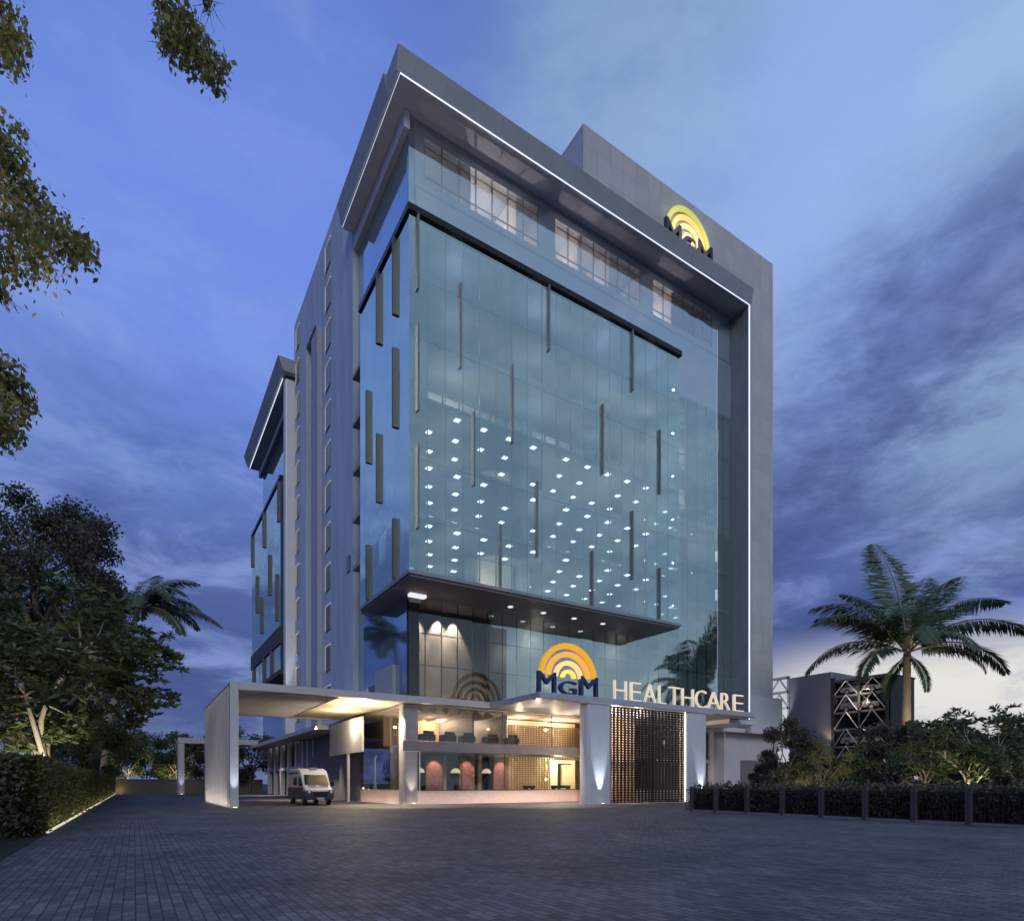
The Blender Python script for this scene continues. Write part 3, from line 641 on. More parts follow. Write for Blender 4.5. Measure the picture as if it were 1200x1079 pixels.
pc(MB().box(-12.2, -5.2, -.13, 15.38, 7.955, 8.07), 'added_louvre_backing', M['podium'])  # dark sheet added above the louvres to shut out sky and darken gaps
pc(MB().box(-5.15, -.31, -.14, 15.39, 7.7, 8.08), 'ceiling', mat('cream_ceiling', (.72, .62, .46), .7, 0, .04))
pc(MB().box(-5.19, -5.155, -.1, 15.38, 7.62, 8.05), 'edge_trim', M['soffit'])
for y, e in ((3.0, 800), (8, 330)):
    lamp('POINT', (-2.6, y, 6.5), e, (1, .80, .52), 'ceiling_glow', size=.08)
lamp('SPOT', (-1.0, .6, 7.4), 4500, (1, .80, .52), 'canopy_downlight', to=(-.8, -.6, 0), size=.04, spot=80)
lamp('SPOT', (-3, 16, 7.4), 4000, (1, .80, .52), 'canopy_downlight', to=(-3.5, 18, 0), size=.04, spot=80)
# side canopy and far portal
SD = thing('side_canopy', 'low pale walkway canopy along the side of the podium', 'canopy', (-1.5, 30, 0))
for mb, n in ((MB().box(-1.2, 1.19, -13.9, 25, 6.75, 7.15), 'roof_slab'),): mb.build(n, M['portal'], SD)
FP = thing('far_portal', 'plain white square portal over the far end of the drive', 'portal', (-11.7, 55, 0))
MB().box(-.4, .4, 0, 3, 0, 7.3).build('post', M['portal'], FP, bevel=.04)
MB().box(-.4, 10.2, 0, 3, 7.31, 8.1).build('beam', M['portal'], FP, bevel=.04)
lamp('SPOT', (-2, 45, 6.5), 2500, (1, .75, .42), 'canopy_downlight', to=(-2.6, 44, 0), size=.04, spot=85)

# ground uplights (fixture + lamp)
def uplight(x, y, tx, ty, tz, e, c, spot, label, s=.12):
    u = thing('ground_uplight', label, 'uplight', (x, y, 0), 0, 'uplights washing the posts and pillars')
    MB().lathe([(.16, .0), (.16, .06), (.13, .08)], (0, 0, 0), 14).build('housing', M['dark'], u)
    MB().lathe([(.12, .08), (.12, .1), (.05, .105)], (0, 0, 0), 14).build('lens', M['warmled'], u)
    lamp('SPOT', (x, y, .2), e, c, 'uplight_beam', to=(tx, ty, tz), size=.04, spot=spot, blend=.8)
uplight(12.45, -7.6, 12.45, -6.98, 5, 1300, COOL, 34, 'small ground uplight at the foot of the wide pillar left of the dark lattice')
uplight(23.7, -7.55, 23.75, -6.98, 5, 900, COOL, 34, 'small ground uplight at the pillar right of the dark lattice')
uplight(.35, -.2, .35, .3, 4, 420, WARMW, 44, 'small ground uplight at the podium corner column')
uplight(-12.0, -.95, -12, -.4, 5, 520, COOL, 34, 'small ground uplight at the front post of the ribbed portal')
uplight(-11.7, 54.5, -11.7, 55.1, 5, 300, COOL, 36, 'small ground uplight at the far plain portal')
lamp('AREA', (-12.6, 7.5, .12), 130, WARMW, 'fin_wash', to=(-12.1, 7.5, 1.4), size=14, size_y=.06)

# hanging sign panel and pole
SP = thing('hanging_panel', 'blank white panel hanging beneath the portal ceiling on a thin white pole', 'panel', (-1.5, 10, 0))
MB().box(-.08, .08, -4, 5.6, 4.2, 7.1).build('panel', M['portal'], SP)
MB().box(-.09, .09, -.15, .15, 0, 4.19).build('pole', M['white'], SP)

# ------------------------------------------------------------------ signs
backm = mat('sign_back', (.1, .07, .04), .6)
def letter(ch, w, h, depth, m, name, parent, x, z, bold=0.0):
    c = bpy.data.curves.new('lettering', 'FONT'); c.body = ch; c.extrude = .5; c.offset = bold
    o = bpy.data.objects.new('lettering', c); COL.objects.link(o)
    dg = bpy.context.evaluated_depsgraph_get(); me = bpy.data.meshes.new_from_object(o.evaluated_get(dg)); bpy.data.objects.remove(o); bpy.data.curves.remove(c)
    co = np.zeros(len(me.vertices)*3); me.vertices.foreach_get('co', co); co = co.reshape(-1, 3)
    lo, hi = co.min(0), co.max(0)
    n = np.zeros_like(co); n[:, 0] = x + (co[:, 0]-lo[0])/(hi[0]-lo[0])*w; n[:, 2] = z + (co[:, 1]-lo[1])/(hi[1]-lo[1])*h; n[:, 1] = -(co[:, 2]/.5)*depth/2
    me.vertices.foreach_set('co', n.ravel()); me.materials.clear(); me.materials.append(m); me.materials.append(backm); me.update()
    for p in me.polygons: p.material_index = 1 if abs(p.center.y-depth/2) < .004 else 0
    q = bpy.data.objects.new(name, me); COL.objects.link(q); q.parent = parent
    return q
def arc(cx, cz, rx, rz, k0, k1, depth, m, name, parent, a0=4, a1=176):
    s = MB(); n = 36; i = 0
    for j in range(n+1):
        a = R(a0 + (a1-a0)*j/n)
        for k in (k0, k1):
            for y in (-depth/2, depth/2): s.v.append((cx+rx*k*math.cos(a), y, cz+rz*k*math.sin(a)))
    for j in range(n):
        b = j*4; c = b+4
        s.f += [(b, b+2, c+2, c), (b+1, c+1, c+3, b+3), (b, c, c+1, b+1), (b+2, b+3, c+3, c+2)]
    s.f += [(0, 1, 3, 2), (n*4, n*4+2, n*4+3, n*4+1)]
    o = s.build(name, m, parent); o.data.materials.append(backm)
    for p in o.data.polygons: p.material_index = 1 if p.center.y > depth/2-.004 else 0
    return o
LW = thing('lettering_sign', 'row of pale lit capital letters standing on the entrance canopy', 'sign', (0, -7.1, 8.07))
sp = [(13.97,15.25),(15.68,16.8),(17.13,18.45),(18.79,19.59),(19.94,21.23),(21.5,22.88),(23.17,24.51),(24.63,26.3),(26.46,27.62),(28.12,29.46)]
for ch, (a, b) in zip('HEALTHCARE', sp):
    letter(ch, b-a, 1.5, .22, M['letterw'], 'letter', LW, a, .0, -.022)
LG = thing('arched_logo_sign', 'blue letters under four glowing gold arches standing on the entrance canopy', 'sign', (0, -7.1, 8.07))
for ch, a, b, h in (('M', 6.81, 8.38, 1.5), ('G', 8.72, 10.28, 1.0), ('M', 10.61, 12.29, 1.5)):
    letter(ch, b-a, h, .3, M['blue'], 'letter', LG, a, .0, .0)
for k0, k1, m in ((.85, 1.0, 'gold1'), (.62, .76, 'gold2'), (.38, .5, 'gold3'), (.15, .25, 'gold4')):
    arc(9.55, 1.2, 2.62, 2.55, k0, k1, .25, M[m], 'arch', LG)
RG = thing('rooftop_logo_sign', 'blue letters under glowing yellow arches high on the grey core wall', 'sign', (0, .28, 53.6))
for ch, a, b, h in (('M', 27.3, 29.5, 2.3), ('G', 29.75, 31.6, 1.85), ('M', 31.95, 34.2, 2.3)):
    letter(ch, b-a, h, .3, mat('roof_letter', (.02, .02, .06), .5) if ch == 'M' and a < 28 else bpy.data.materials['roof_letter'], 'letter', RG, a, 1.95, .01)
gy = [emit('lime_arc', (.72, .70, .16), .38), emit('amber_roof_arc', (1, .62, .22), .5), emit('sand_arc', (.9, .72, .4), .45), emit('pale_roof_arc', (1, .8, .5), .5)]
for (k0, k1), m in zip(((.86, 1.0), (.63, .76), (.4, .52), (.17, .27)), gy):
    arc(30.6, 3.2, 3.3, 3.4, k0, k1, .2, m, 'arch', RG)
lamp('AREA', (30.8, -.15, 57.2), 60, (1, .85, .5), 'sign_halo', to=(30.8, .45, 57.4), size=5.5, size_y=3.5)

# ------------------------------------------------------------------ vegetation builders
def leaf_mesh(name, base, d, nrm, ln, wd, m, parent=None, fold=.12):
    """many small leaf blades: base point, direction, facing, length, width (arrays)"""
    n = len(base); d = d/np.linalg.norm(d, axis=1, keepdims=True); s = np.cross(d, nrm); s /= (np.linalg.norm(s, axis=1, keepdims=True)+1e-9)
    up = np.cross(s, d); ln = ln[:, None]; wd = wd[:, None]
    v = np.empty((n, 4, 3)); v[:, 0] = base; v[:, 1] = base + d*ln*.5 + s*wd*.5 + up*wd*fold; v[:, 2] = base + d*ln; v[:, 3] = base + d*ln*.5 - s*wd*.5 + up*wd*fold
    me = bpy.data.meshes.new(name); me.vertices.add(n*4); me.vertices.foreach_set('co', v.ravel())
    me.loops.add(n*4); me.loops.foreach_set('vertex_index', np.arange(n*4, dtype=np.int32))
    me.polygons.add(n); me.polygons.foreach_set('loop_start', np.arange(0, n*4, 4, dtype=np.int32)); me.polygons.foreach_set('loop_total', np.full(n, 4, dtype=np.int32))
    me.materials.append(m); me.update(calc_edges=True)
    o = bpy.data.objects.new(name, me); COL.objects.link(o)
    if parent: o.parent = parent
    return o
def unit(n): 
    a = rng.normal(size=(n, 3)); return a/np.linalg.norm(a, axis=1, keepdims=True)
def limb(mb, a, b, r0, r1, bend=.12, n=5):
    a = np.array(a, float); b = np.array(b, float); L = np.linalg.norm(b-a); off = unit(1)[0]*bend*L; off[2] = abs(off[2])*.5
    pts = [a + (b-a)*t + off*math.sin(math.pi*t) for t in np.linspace(0, 1, n+1)]
    mb.tube(pts, [r0 + (r1-r0)*t for t in np.linspace(0, 1, n+1)], 7); return pts
def tree(name, label, x, y, h, trunk_h, r, m, ncl=26, nleaf=240, leaf=.22, group=None, cat='tree', flat=.8, trunk_r=None, shape=1.0, rosette=False, low=None, tm=None):
    t = thing(name, label, cat, (x, y, 0), 0, group); tr = trunk_r or h*.022
    mb = MB(); fork = (rng.normal()*.2, rng.normal()*.2, trunk_h)
    limb(mb, (0, 0, 0), fork, tr*1.25, tr*.8, .06)
    lo = low if low is not None else trunk_h*.9; cz = (lo+h)/2; rz = (h-lo)/2
    cents = []
    for k in range(ncl):
        u = unit(1)[0]; q = .45 + .55*rng.random()**.5
        c = np.array([u[0]*r*q, u[1]*r*q, cz + u[2]*rz*q])
        if shape > 1: f = 1 - .55*max(0, (c[2]-cz)/rz); c[:2] *= f
        cents.append(c)
    nl = 6; hubs = []
    for k in range(nl):
        a = 2*math.pi*(k+rng.random()*.5)/nl; e = np.array([math.cos(a)*r*.45, math.sin(a)*r*.45, trunk_h + (cz-trunk_h)*(.6+.5*rng.random())])
        limb(mb, fork, e, tr*.62, tr*.3, .15); hubs.append(e)
    for c in cents:
        hb = min(hubs, key=lambda q: np.linalg.norm(q-c)); limb(mb, hb, c, tr*.26, tr*.06, .12, 4)
    mb.build('trunk', tm or M['trunk'], t, smooth=True)
    B = []; D = []; 
    for c in cents:
        if rosette:
            nt = max(2, nleaf//14)
            for q in range(nt):
                tip = c + unit(1)[0]*r*.24*rng.random()**.4; n = 14; a = rng.random(n)*2*math.pi; e = rng.normal(.25, .4, n)
                dd = np.stack([np.cos(a)*np.cos(e), np.sin(a)*np.cos(e), np.sin(e)], 1); B.append(np.repeat(tip[None], n, 0)); D.append(dd)
        else:
            cr = r*(.2 + .16*rng.random()); n = int(nleaf*(.6+.8*rng.random()))
            p = unit(n)*(rng.random(n)**.55)[:, None]*cr; p[:, 2] *= flat; B.append(c + p)
            dd = unit(n) + p/cr*.8; dd[:, 2] -= .3; D.append(dd)
    B = np.concatenate(B); D = np.concatenate(D); n = len(B)
    ln = leaf*(.7+.6*rng.random(n)); leaf_mesh('crown', B, D, unit(n) + np.array([0, 0, .8]), ln, ln*(.3 if rosette else .5), m, t)
    return t
def palm(name, label, x, y, hub, fronds, r0=.35, group=None, lean=0.):
    t = thing(name, label, 'palm tree', (x, y, 0), 0, group)
    mb = MB(); n = 26
    pts = [(.25*math.sin(k/n*2.2) + lean*(k/n)**1.6, .12*math.sin(k/n*3), hub*k/n) for k in range(n+1)]
    mb.tube(pts, [r0*(1.35-.5*k/n + (.06 if k % 2 else 0)) for k in range(n+1)], 10)
    mb.build('trunk', M['palmtrunk'], t, smooth=True)
    top = np.array(pts[-1]); st = MB(); B = []; D = []; NN = []; LN = []; WD = []
    for az, el, L, droop in fronds:
        a = R(az); hor = np.array([math.cos(a), math.sin(a), 0]); side = np.array([-math.sin(a), math.cos(a), 0]); p = top.copy(); pts2 = [p.copy()]; K = 30; dirs = []
        for k in range(K):
            s = k/K; e = R(el - droop*s**1.4); d = hor*math.cos(e) + np.array([0, 0, math.sin(e)]); p = p + d*L/K; pts2.append(p.copy()); dirs.append(d)
        st.tube([tuple(q) for q in pts2[::3]], [max(.012, .11*(1-i/10.5)*L/10) for i in range(len(pts2[::3]))], 5)
        m_ = 130
        for j in range(m_):
            s = .14 + .86*j/m_; k = min(K-1, int(s*K)); f = s*K-k; q = pts2[k] + (pts2[k+1]-pts2[k])*min(1, f); d = dirs[k]; upv = np.cross(side, d); upv = upv if upv[2] > 0 else -upv
            ll = L*.205*(math.sin(math.pi*min(1, .12+s*.88))**.6)*(.85+.3*rng.random()) + L*.03
            for sg in (-1, 1):
                dd = side*sg*.85 + d*.72 + upv*.12 + np.array([0, 0, -.45-.4*rng.random()]) + unit(1)[0]*.12
                B.append(q); D.append(dd); NN.append(upv); LN.append(ll); WD.append(L*.0145)
    st.build('frond_stems', M['palmtrunk'], t, smooth=True)
    leaf_mesh('fronds', np.array(B), np.array(D), np.array(NN), np.array(LN), np.array(WD), M['palm'], t, fold=.02)
    return t

# palms: azimuth is measured in the world, rt/fw give the camera's right and depth
AZR = math.degrees(math.atan2(RT[1], RT[0]))
PX = spot_at(1062, 58.6)
fr = [(AZR+95, 83, 13.6, 34), (AZR+38, 80, 10.5, 55), (AZR+140, 74, 9.5, 60), (AZR+20, 72, 12.0, 62), (AZR+5, 58, 12.6, 78), (AZR-8, 42, 12.0, 84), (AZR-4, 24, 10.5, 92), (AZR-30, 18, 7.5, 100), (AZR+178, 60, 11.4, 88), (AZR+190, 46, 11.6, 84), (AZR+176, 26, 11.0, 95),
      (AZR+205, 14, 8.5, 100), (AZR+250, 40, 8.5, 110), (AZR+285, 34, 8.0, 110), (AZR+235, 70, 8.0, 120), (AZR+150, 60, 10, 80), (AZR+95, -30, 5.5, 60), (AZR+275, -35, 5, 60)]
palm('palm_tree', 'tall palm with uplit trunk standing alone behind the shrubs and beside the parking tower', PX[0], PX[1], 14.3, fr, .38)
lamp('SPOT', (PX[0]-2.6, PX[1]-3.2, .4), 5000, WARMW, 'tree_uplight', to=(PX[0], PX[1], 12), size=.1, spot=32)
PL = spot_at(119, 74)
fr = [(AZR+20, 66, 9.0, 92), (AZR-15, 48, 8.6, 100), (AZR+5, 34, 9.4, 100), (AZR-2, 12, 11.5, 60), (AZR-25, 2, 9.8, 70), (AZR+60, 30, 9, 90), (AZR+120, 40, 9, 90), (AZR+175, 50, 9, 90), (AZR+215, 30, 9, 90), (AZR+260, 40, 9, 95), (AZR+300, 25, 8.5, 90), (AZR+90, 75, 8, 60), (AZR+330, 40, 8.5, 100)]
palm('palm_tree', 'dark palm leaning out from behind the big round tree over the left hedge', PL[0], PL[1], 23.6, fr, .35, lean=3.6)

# near tree whose boughs hang into the top left corner
NT = spot_at(-230, 15)
nt_ = thing('overhanging_tree', 'olive leaved tree whose drooping boughs hang into the top left of the view', 'tree', (NT[0], NT[1], 0))
mb = MB(); B = []; D = []
mb.tube([(0,0,0), (.1,.05,4), (.2,.2,9), (.3,.2,15), (.4,.3,28)], [.45,.38,.3,.24,.08], 10)
def bough(px, py, dep, rpx, n, root_z, fall=.9):
    sx, sy = spot_at(px, dep); c = np.array([sx-NT[0], sy-NT[1], CAMZ + (917.5-py)/705*dep])
    rr = rpx*dep/705; p = np.clip(rng.normal(size=(n, 3)), -1.75, 1.75)*rr*.5; st_ = rng.random(n) < .15; p[st_, 2] -= rng.random(st_.sum())*rr*.7
    B.append(c+p); dd = unit(n)*.75; dd[:, 2] -= fall; D.append(dd); return c, rr
def twig(a, b, r=.03):
    limb(mb, a, b, r, .012, .08, 6)
    for q in range(9):                    # fine hanging twigs that carry the leaves
        v = unit(1)[0]*.42; v[2] = -abs(v[2])*1.1; limb(mb, np.array(b), np.array(b) + v, .008, .003, .1, 3)
groups = [((-40,30),[(-25,20,34,330),(2,20,26,300),(12,45,22,220),(5,62,20,170)]),
          ((170,-40),[(197,16,15,120),(208,38,22,240),(222,50,24,260),(238,66,24,240),(252,80,17,130),(215,18,16,110),(196,50,12,60),(246,2,9,26)]),
          ((-60,170),[(0,155,22,150),(12,180,18,150),(0,215,34,330),(28,225,28,300),(20,262,38,430),(55,262,28,300),(78,280,26,260),(98,290,16,130),(45,295,30,300),(8,305,28,240),(2,340,11,60),(22,150,10,40)]),
          ((-60,420),[(0,432,22,220),(14,450,20,200),(24,470,17,150),(4,480,22,200),(2,508,18,120),(12,500,14,80)])]
for (bx, by), bl in groups:
    sx, sy = spot_at(bx, 13.5); hub = np.array([sx-NT[0], sy-NT[1], CAMZ + (917.5-by)/705*13.5]); limb(mb, (.38, .28, (25.5 if by < 100 else max(5, hub[2]-1.5))), hub, .1, .05, .04, 6)
    for px, py, rp, n in bl:
        c, rr = bough(px, py, 13.5+rng.normal()*.5, rp, int(n*1.0), 12); twig(hub, c, .035)
for k in range(16):    # rest of the crown, out of the picture to the left
    px = -120 - 330*rng.random(); py = 40 + 480*rng.random(); c, rr = bough(px, py, 14+3*rng.random(), 70, 420, 12); twig((.3, .2, max(6, c[2]-2)), c, .05)
mb.build('trunk', M['trunk'], nt_, smooth=True)
B = np.concatenate(B); D = np.concatenate(D); n = len(B); ln = .15*(.7+.6*rng.random(n))
leaf_mesh('crown', B, D, unit(n), ln, ln*.62, M['leafol'], nt_)
lamp('SPOT', (NT[0]+3.5, NT[1]-1.0, 3.4), 9000, (1, .86, .6), 'tree_uplight', to=(NT[0]+3.2, NT[1]+1.5, 14), size=.15, spot=75)

# left garden
x, y = spot_at(62, 38)
tree('frangipani_tree', 'large leaved pale limbed tree uplit behind the left hedge', x, y, 14.2, 2.6, 6.2, M['leaf'], 56, 240, .62, rosette=True, trunk_r=.3, low=4.2, tm=mat('pale_bark', (.42, .36, .28), .85, 0, .2, 5, .5, 14))
lamp('SPOT', (x+.1, y-3.6, .3), 1500, (1, .9, .68), 'tree_uplight', to=(x+.4, y+.4, 4.5), size=.1, spot=95)
lamp('SPOT', (x-2.6, y+2.2, .3), 900, (1, .88, .5), 'tree_uplight', to=(x-2.0, y+1, 10), size=.1, spot=60)
x, y = spot_at(62, 50)
tree('round_tree', 'tall dark round crowned tree rising above the large leaved tree', x, y, 25.5, 9, 5.6, M['leafdk'], 70, 520, .3, low=11)
x, y = spot_at(110, 80); tree('garden_tree', 'mid height dark tree below the leaning palm', x, y, 17, 4, 5.6, M['leafdk'], 34, 420, .34, low=3)
x, y = spot_at(8, 44); tree('garden_tree', 'dark tree at the left edge behind the near bush', x, y, 13.5, 4, 4.4, M['leafdk'], 34, 420, .3, low=2.5)
x, y = spot_at(102, 62); tree('garden_tree', 'low dark tree right of the pale limbed tree', x, y, 9.5, 3, 4.2, M['leaf'], 30, 420, .32, low=1.8)
# hedge
def hedge(name, label, x0, x1, y0, y1, h, n, leaf, m, cat='hedge', spike=0.):
    t = thing(name, label, cat, ((x0+x1)/2, y0, 0)); hw = (x1-x0)/2; L = y1-y0
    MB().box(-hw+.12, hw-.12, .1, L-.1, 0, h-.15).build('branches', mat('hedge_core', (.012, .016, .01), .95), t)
    # more leaves close to the viewer's end, all faces covered
    yy = L*rng.random(n)**1.35; side = rng.random(n)
    p = np.zeros((n, 3)); p[:, 1] = yy; f = side < .62; tp = (side >= .62) & (side < .9); e = side >= .9
    p[f, 0] = np.where(rng.random(f.sum()) < .5, -hw, hw); p[f, 2] = rng.random(f.sum())*h
    p[tp, 0] = (rng.random(tp.sum())*2-1)*hw; p[tp, 2] = h; p[e, 0] = (rng.random(e.sum())*2-1)*hw; p[e, 1] = .05; p[e, 2] = rng.random(e.sum())*h
    p += rng.normal(size=(n, 3))*np.array([.07, .06, .06 + spike]); p[:, 2] = np.clip(p[:, 2], .03, h+.1+spike*2.5)
    d = unit(n); d[:, 2] += .3 + spike*2; ln = leaf*(.7+.6*rng.random(n)); leaf_mesh('foliage', p, d, unit(n)+np.array([0, 0, .5]), ln, ln*.55, m, t)
    return t
hedge('clipped_hedge', 'long clipped hedge lit from a strip along its foot on the left of the drive', -20.9, -19.85, -19, 65.8, 2.3, 42000, .17, M['hedge'])
st = MB().box(-19.76, -19.7, -18, 65.8, 0.005, .07).build('kerb_light', emit('kerb_led', (1, .92, .72), .55)); tag(st, 'thin warm light strip along the foot of the clipped hedge', 'light strip')
lamp('AREA', (-19.6, 24, .12), 150, (1, .88, .5), 'hedge_wash', to=(-20.1, 24, 1.2), size=84, size_y=.08)
# loose dark bush in front of the hedge
t = thing('near_bush', 'loose unlit dark bush at the left edge nearest the viewer', 'bush', (-21.2, -22, 0))
n = 15000; p = np.stack([rng.normal(0, .55, n), rng.uniform(-9, 7.5, n), rng.random(n)**.7*2.6], 1); p[:, 0] *= (1.1-.2*p[:, 2]); p[:, 0] = np.clip(p[:, 0], -1.5, 1.35); p[:, 2] *= .75 + .3*np.sin(p[:, 1]*1.3)*.5 + .15*rng.random(n)
ln = .17*(.7+.6*rng.random(n)); leaf_mesh('foliage', p, unit(n)+np.array([0, 0, .3]), unit(n), ln, ln*.5, M['leafdk'], t)
mb = MB()
for k in range(16): q = rng.uniform(-8, 7); mb = MB(); limb(mb, (rng.normal()*.2, q, 0), (rng.normal()*.5, q+rng.normal()*.5, 2), .04, .01); mb.build('stem', M['trunk'], t)

# wall and trees at the far end of the drive
bw = MB().box(-20.5, 1, 66.1, 66.5, 0, 2.1).box(-20.5, 1, 66.0, 66.6, 2.1, 2.25).build('boundary_wall', mat('boundary_render', (.2, .17, .14), .85, 0, .12)); tag(bw, 'low brown boundary wall across the far end of the drive', 'wall')
lamp('POINT', (-19.2, 65.3, .5), 16, (1, .85, .5), 'corner_glow', size=.1)
far = [(118,86,11,'low far tree where the hedge meets the brown wall'),(150,84,9.5,'uplit far tree with white trunk just right of the hedge end'),(186,92,12.5,'far tree left of the plain portal post'),(206,86,10,'uplit far tree behind the plain portal post'),(232,88,9,'far tree in the gap of the plain portal'),(262,94,12,'tall far tree behind the ribbed portal wall'),(292,86,9.5,'uplit far tree seen through the ribbed portal'),(322,95,12,'far tree at the end of the side canopy')]
for i, (px, d, h, lb) in enumerate(far):
    x, y = spot_at(px, d+14); tree('boundary_tree', lb, x, y, h, 3, 4.4, M['leafdk'] if i % 2 == 0 else M['leaf'], 22, 260, .42, group='trees behind the far boundary wall', low=2.4)
    if i % 2: lamp('SPOT', (x-.6, y-3.2, .5), 1500, (1, .88, .5), 'tree_uplight', to=(x, y, 5), size=.1, spot=85)

# right garden
hedge('fence_hedge', 'dark leafy hedge growing right behind the low fence', 10.3, 11.6, -34.5, -17.9, 1.22, 17000, .2, M['leafdk'], spike=.1)
FN = thing('low_fence', 'low dark fence with grey posts at the right of the forecourt', 'fence', (9.9, -17.9, 0))
MB().box(-.015, .015, -22, 0, .12, 1.25).build('mesh_panel', M['fence'], FN) if False else None
mb = MB()
for k in range(150): yy = -k*.15; mb.box(-.012, .012, yy-.012, yy+.012, .1, 1.3)
for z in (.12, 1.22): mb.box(-.02, .02, -22.4, 0, z-.025, z+.025)
mb.build('railings', M['fence'], FN)
MB().box(-.12, .12, -22.4, .1, 0, .1).build('kerb', M['podium'], FN)
for px in (811.5, 839.5, 876, 917.5, 963, 1014.5, 1071.5, 1136):
    u = (px-600)/705; dx, dy = FW[0]+RT[0]*u, FW[1]+RT[1]*u; s = (9.9-CAMX)/dx; yy = CAMY + s*dy + 17.9
    MB().box(-.13, .1, yy-.11, yy+.11, 0.0, 1.42).build('post', M['post'], FN, bevel=.015)
for nm, lb, px, d, h, r, m, kw in (
    ('shrub_tree', 'dark bushy tree in front of the grey blind wall of the parking tower', 922, 43, 6.6, 2.0, M['leafdk'], dict(ncl=34, nleaf=420, leaf=.17, shape=2, low=1.2)),
    ('shrub_tree', 'low shrub filling the foot of the white flank wall', 902, 46, 3.4, 1.6, M['leafdk'], dict(ncl=26, nleaf=420, leaf=.17, low=.4)),
    ('shrub_tree', 'dark shrub between the bushy tree and the pale round shrub', 948, 47, 5.2, 1.9, M['leafdk'], dict(ncl=30, nleaf=420, leaf=.18, low=.4)),
    ('shrub_tree', 'small thin twigged tree uplit beside the dark bushy tree', 966, 41, 4.4, 1.7, M['leafol'], dict(ncl=24, nleaf=200, leaf=.14, low=.9)),
    ('shrub_tree', 'pale round shrub under the lowest parked car', 996, 44, 4.6, 1.6, M['leaf'], dict(ncl=26, nleaf=300, leaf=.18, low=.6)),
    ('shrub_tree', 'dark dense tree below the palm trunk', 1046, 45, 6.2, 2.5, M['leafdk'], dict(ncl=34, nleaf=420, leaf=.2, low=1.0)),
    ('shrub_tree', 'branching tree with uplit fork right of the palm trunk', 1082, 38, 5.3, 2.2, M['leaf'], dict(ncl=34, nleaf=98, leaf=.34, low=1.6, rosette=True)),
    ('shrub_tree', 'spreading pale limbed tree with bright fork at the right edge', 1140, 33, 5.4, 3.0, M['leaf'], dict(ncl=44, nleaf=112, leaf=.34, low=1.9, rosette=True, tm=bpy.data.materials['pale_bark'])),
    ('shrub_tree', 'dark tree filling the gap behind the two branching trees', 1112, 50, 6.6, 3.2, M['leafdk'], dict(ncl=40, nleaf=520, leaf=.22, low=.6)),
    ('shrub_tree', 'dark tree behind the spreading tree near the right edge', 1175, 46, 6.4, 3.2, M['leafdk'], dict(ncl=40, nleaf=520, leaf=.22, low=.6)),
    ('shrub_tree', 'tree cut off by the right edge of the view', 1205, 36, 6.0, 2.6, M['leaf'], dict(ncl=34, nleaf=112, leaf=.32, low=1.6, rosette=True))):
    x, y = spot_at(px, d); tree(nm, lb, x, y, h, .25*h if not kw.get('rosette') else 1.25, r, m, trunk_r=.11, group='trees and shrubs behind the low fence', **kw)
for px, d, e, tz in ((940, 40.5, 90, 2.4), (975, 39.5, 45, 3), (1082, 36.5, 60, 3), (1140, 31.8, 130, 3.2), (1002, 42.5, 60, 4), (1180, 33.5, 60, 3)):
    x, y = spot_at(px, d); lamp('SPOT', (x, y, .25), e*2.2, (1, .9, .62), 'tree_uplight', to=(x+.9, y+1.5, tz), size=.06, spot=95)
lw = MB().box(52, 52.5, -45, -11, 0, 1.9).build('garden_wall', bpy.data.materials['pale_blue_render']); tag(lw, 'low pale wall behind the trees at the right', 'wall')

# ------------------------------------------------------------------ car parking tower
PT = thing('parking_tower', 'steel framed car stacking tower with grey blind wall and crossed braces', 'parking tower', (52, -8.7, 0))
def pt(mb, n, m, **k): return mb.build(n, m, PT, **k)
pt(MB().box(0, 6, 6.4, 11.7, 0, 14.7), 'blind_wall', mat('grey_sheet', (.34, .33, .35), .6, 0, .06))
pt(MB().box(5.6, 6, .2, 6.39, 0, 13.5), 'rear_panel', M['podium'])
mb = MB(); mb.box(-.05, .3, 0, .35, 0, 13.5).box(-.05, .3, 6.0, 6.38, 0, 13.9).box(0, 5.6, 0, .2, 0, 13.5)
mb.box(-.04, .2, 3.05, 3.3, 0, 13.5); pt(mb, 'corner_posts', M['post'])
for z in (3.95, 5.9, 7.9, 9.85, 11.8): pt(MB().box(0, 5.5, .35, 6.0, z-.22, z), 'deck', M['podium'])
pt(MB().box(0, 5.9, 0, 6.38, 13.4, 13.6), 'roof', M['podium'])
mb = MB()
for z in (3.95, 7.9, 11.8):
    for y0 in (.35, 3.3):
        y1 = y0+2.7; ym = (y0+y1)/2; zt = min(z+1.95, 13.4)
        mb.tube([(-.1, y0, z-1.95), (-.1, ym, z)], .07, 4).tube([(-.1, y1, z-1.95), (-.1, ym, z)], .07, 4)
        mb.tube([(-.1, y0, z), (-.1, ym, zt)], .07, 4).tube([(-.1, y1, z), (-.1, ym, zt)], .07, 4)
pt(mb, 'cross_braces', M['white'])
mb = MB()
mb.box(-.1, .15, 11.75, 12.0, 8, 15).box(-.1, .15, 14.3, 14.6, 8, 15)
for z in (8.9, 10.9, 12.9, 14.7): mb.box(-.1, .15, 11.7, 14.6, z, z+.32)
for z in (9.2, 11.2, 13.2): mb.tube([(0, 12, z), (0, 13.1, z+1.6)], .11, 5).tube([(0, 14.3, z), (0, 13.1, z+1.6)], .11, 5)
pt(mb, 'lift_frame', M['white'])
lamp('SPOT', (49.5, 3.4, 7.5), 700, COOL, 'lift_frame_light', to=(52, 4.4, 13), size=.05, spot=50)
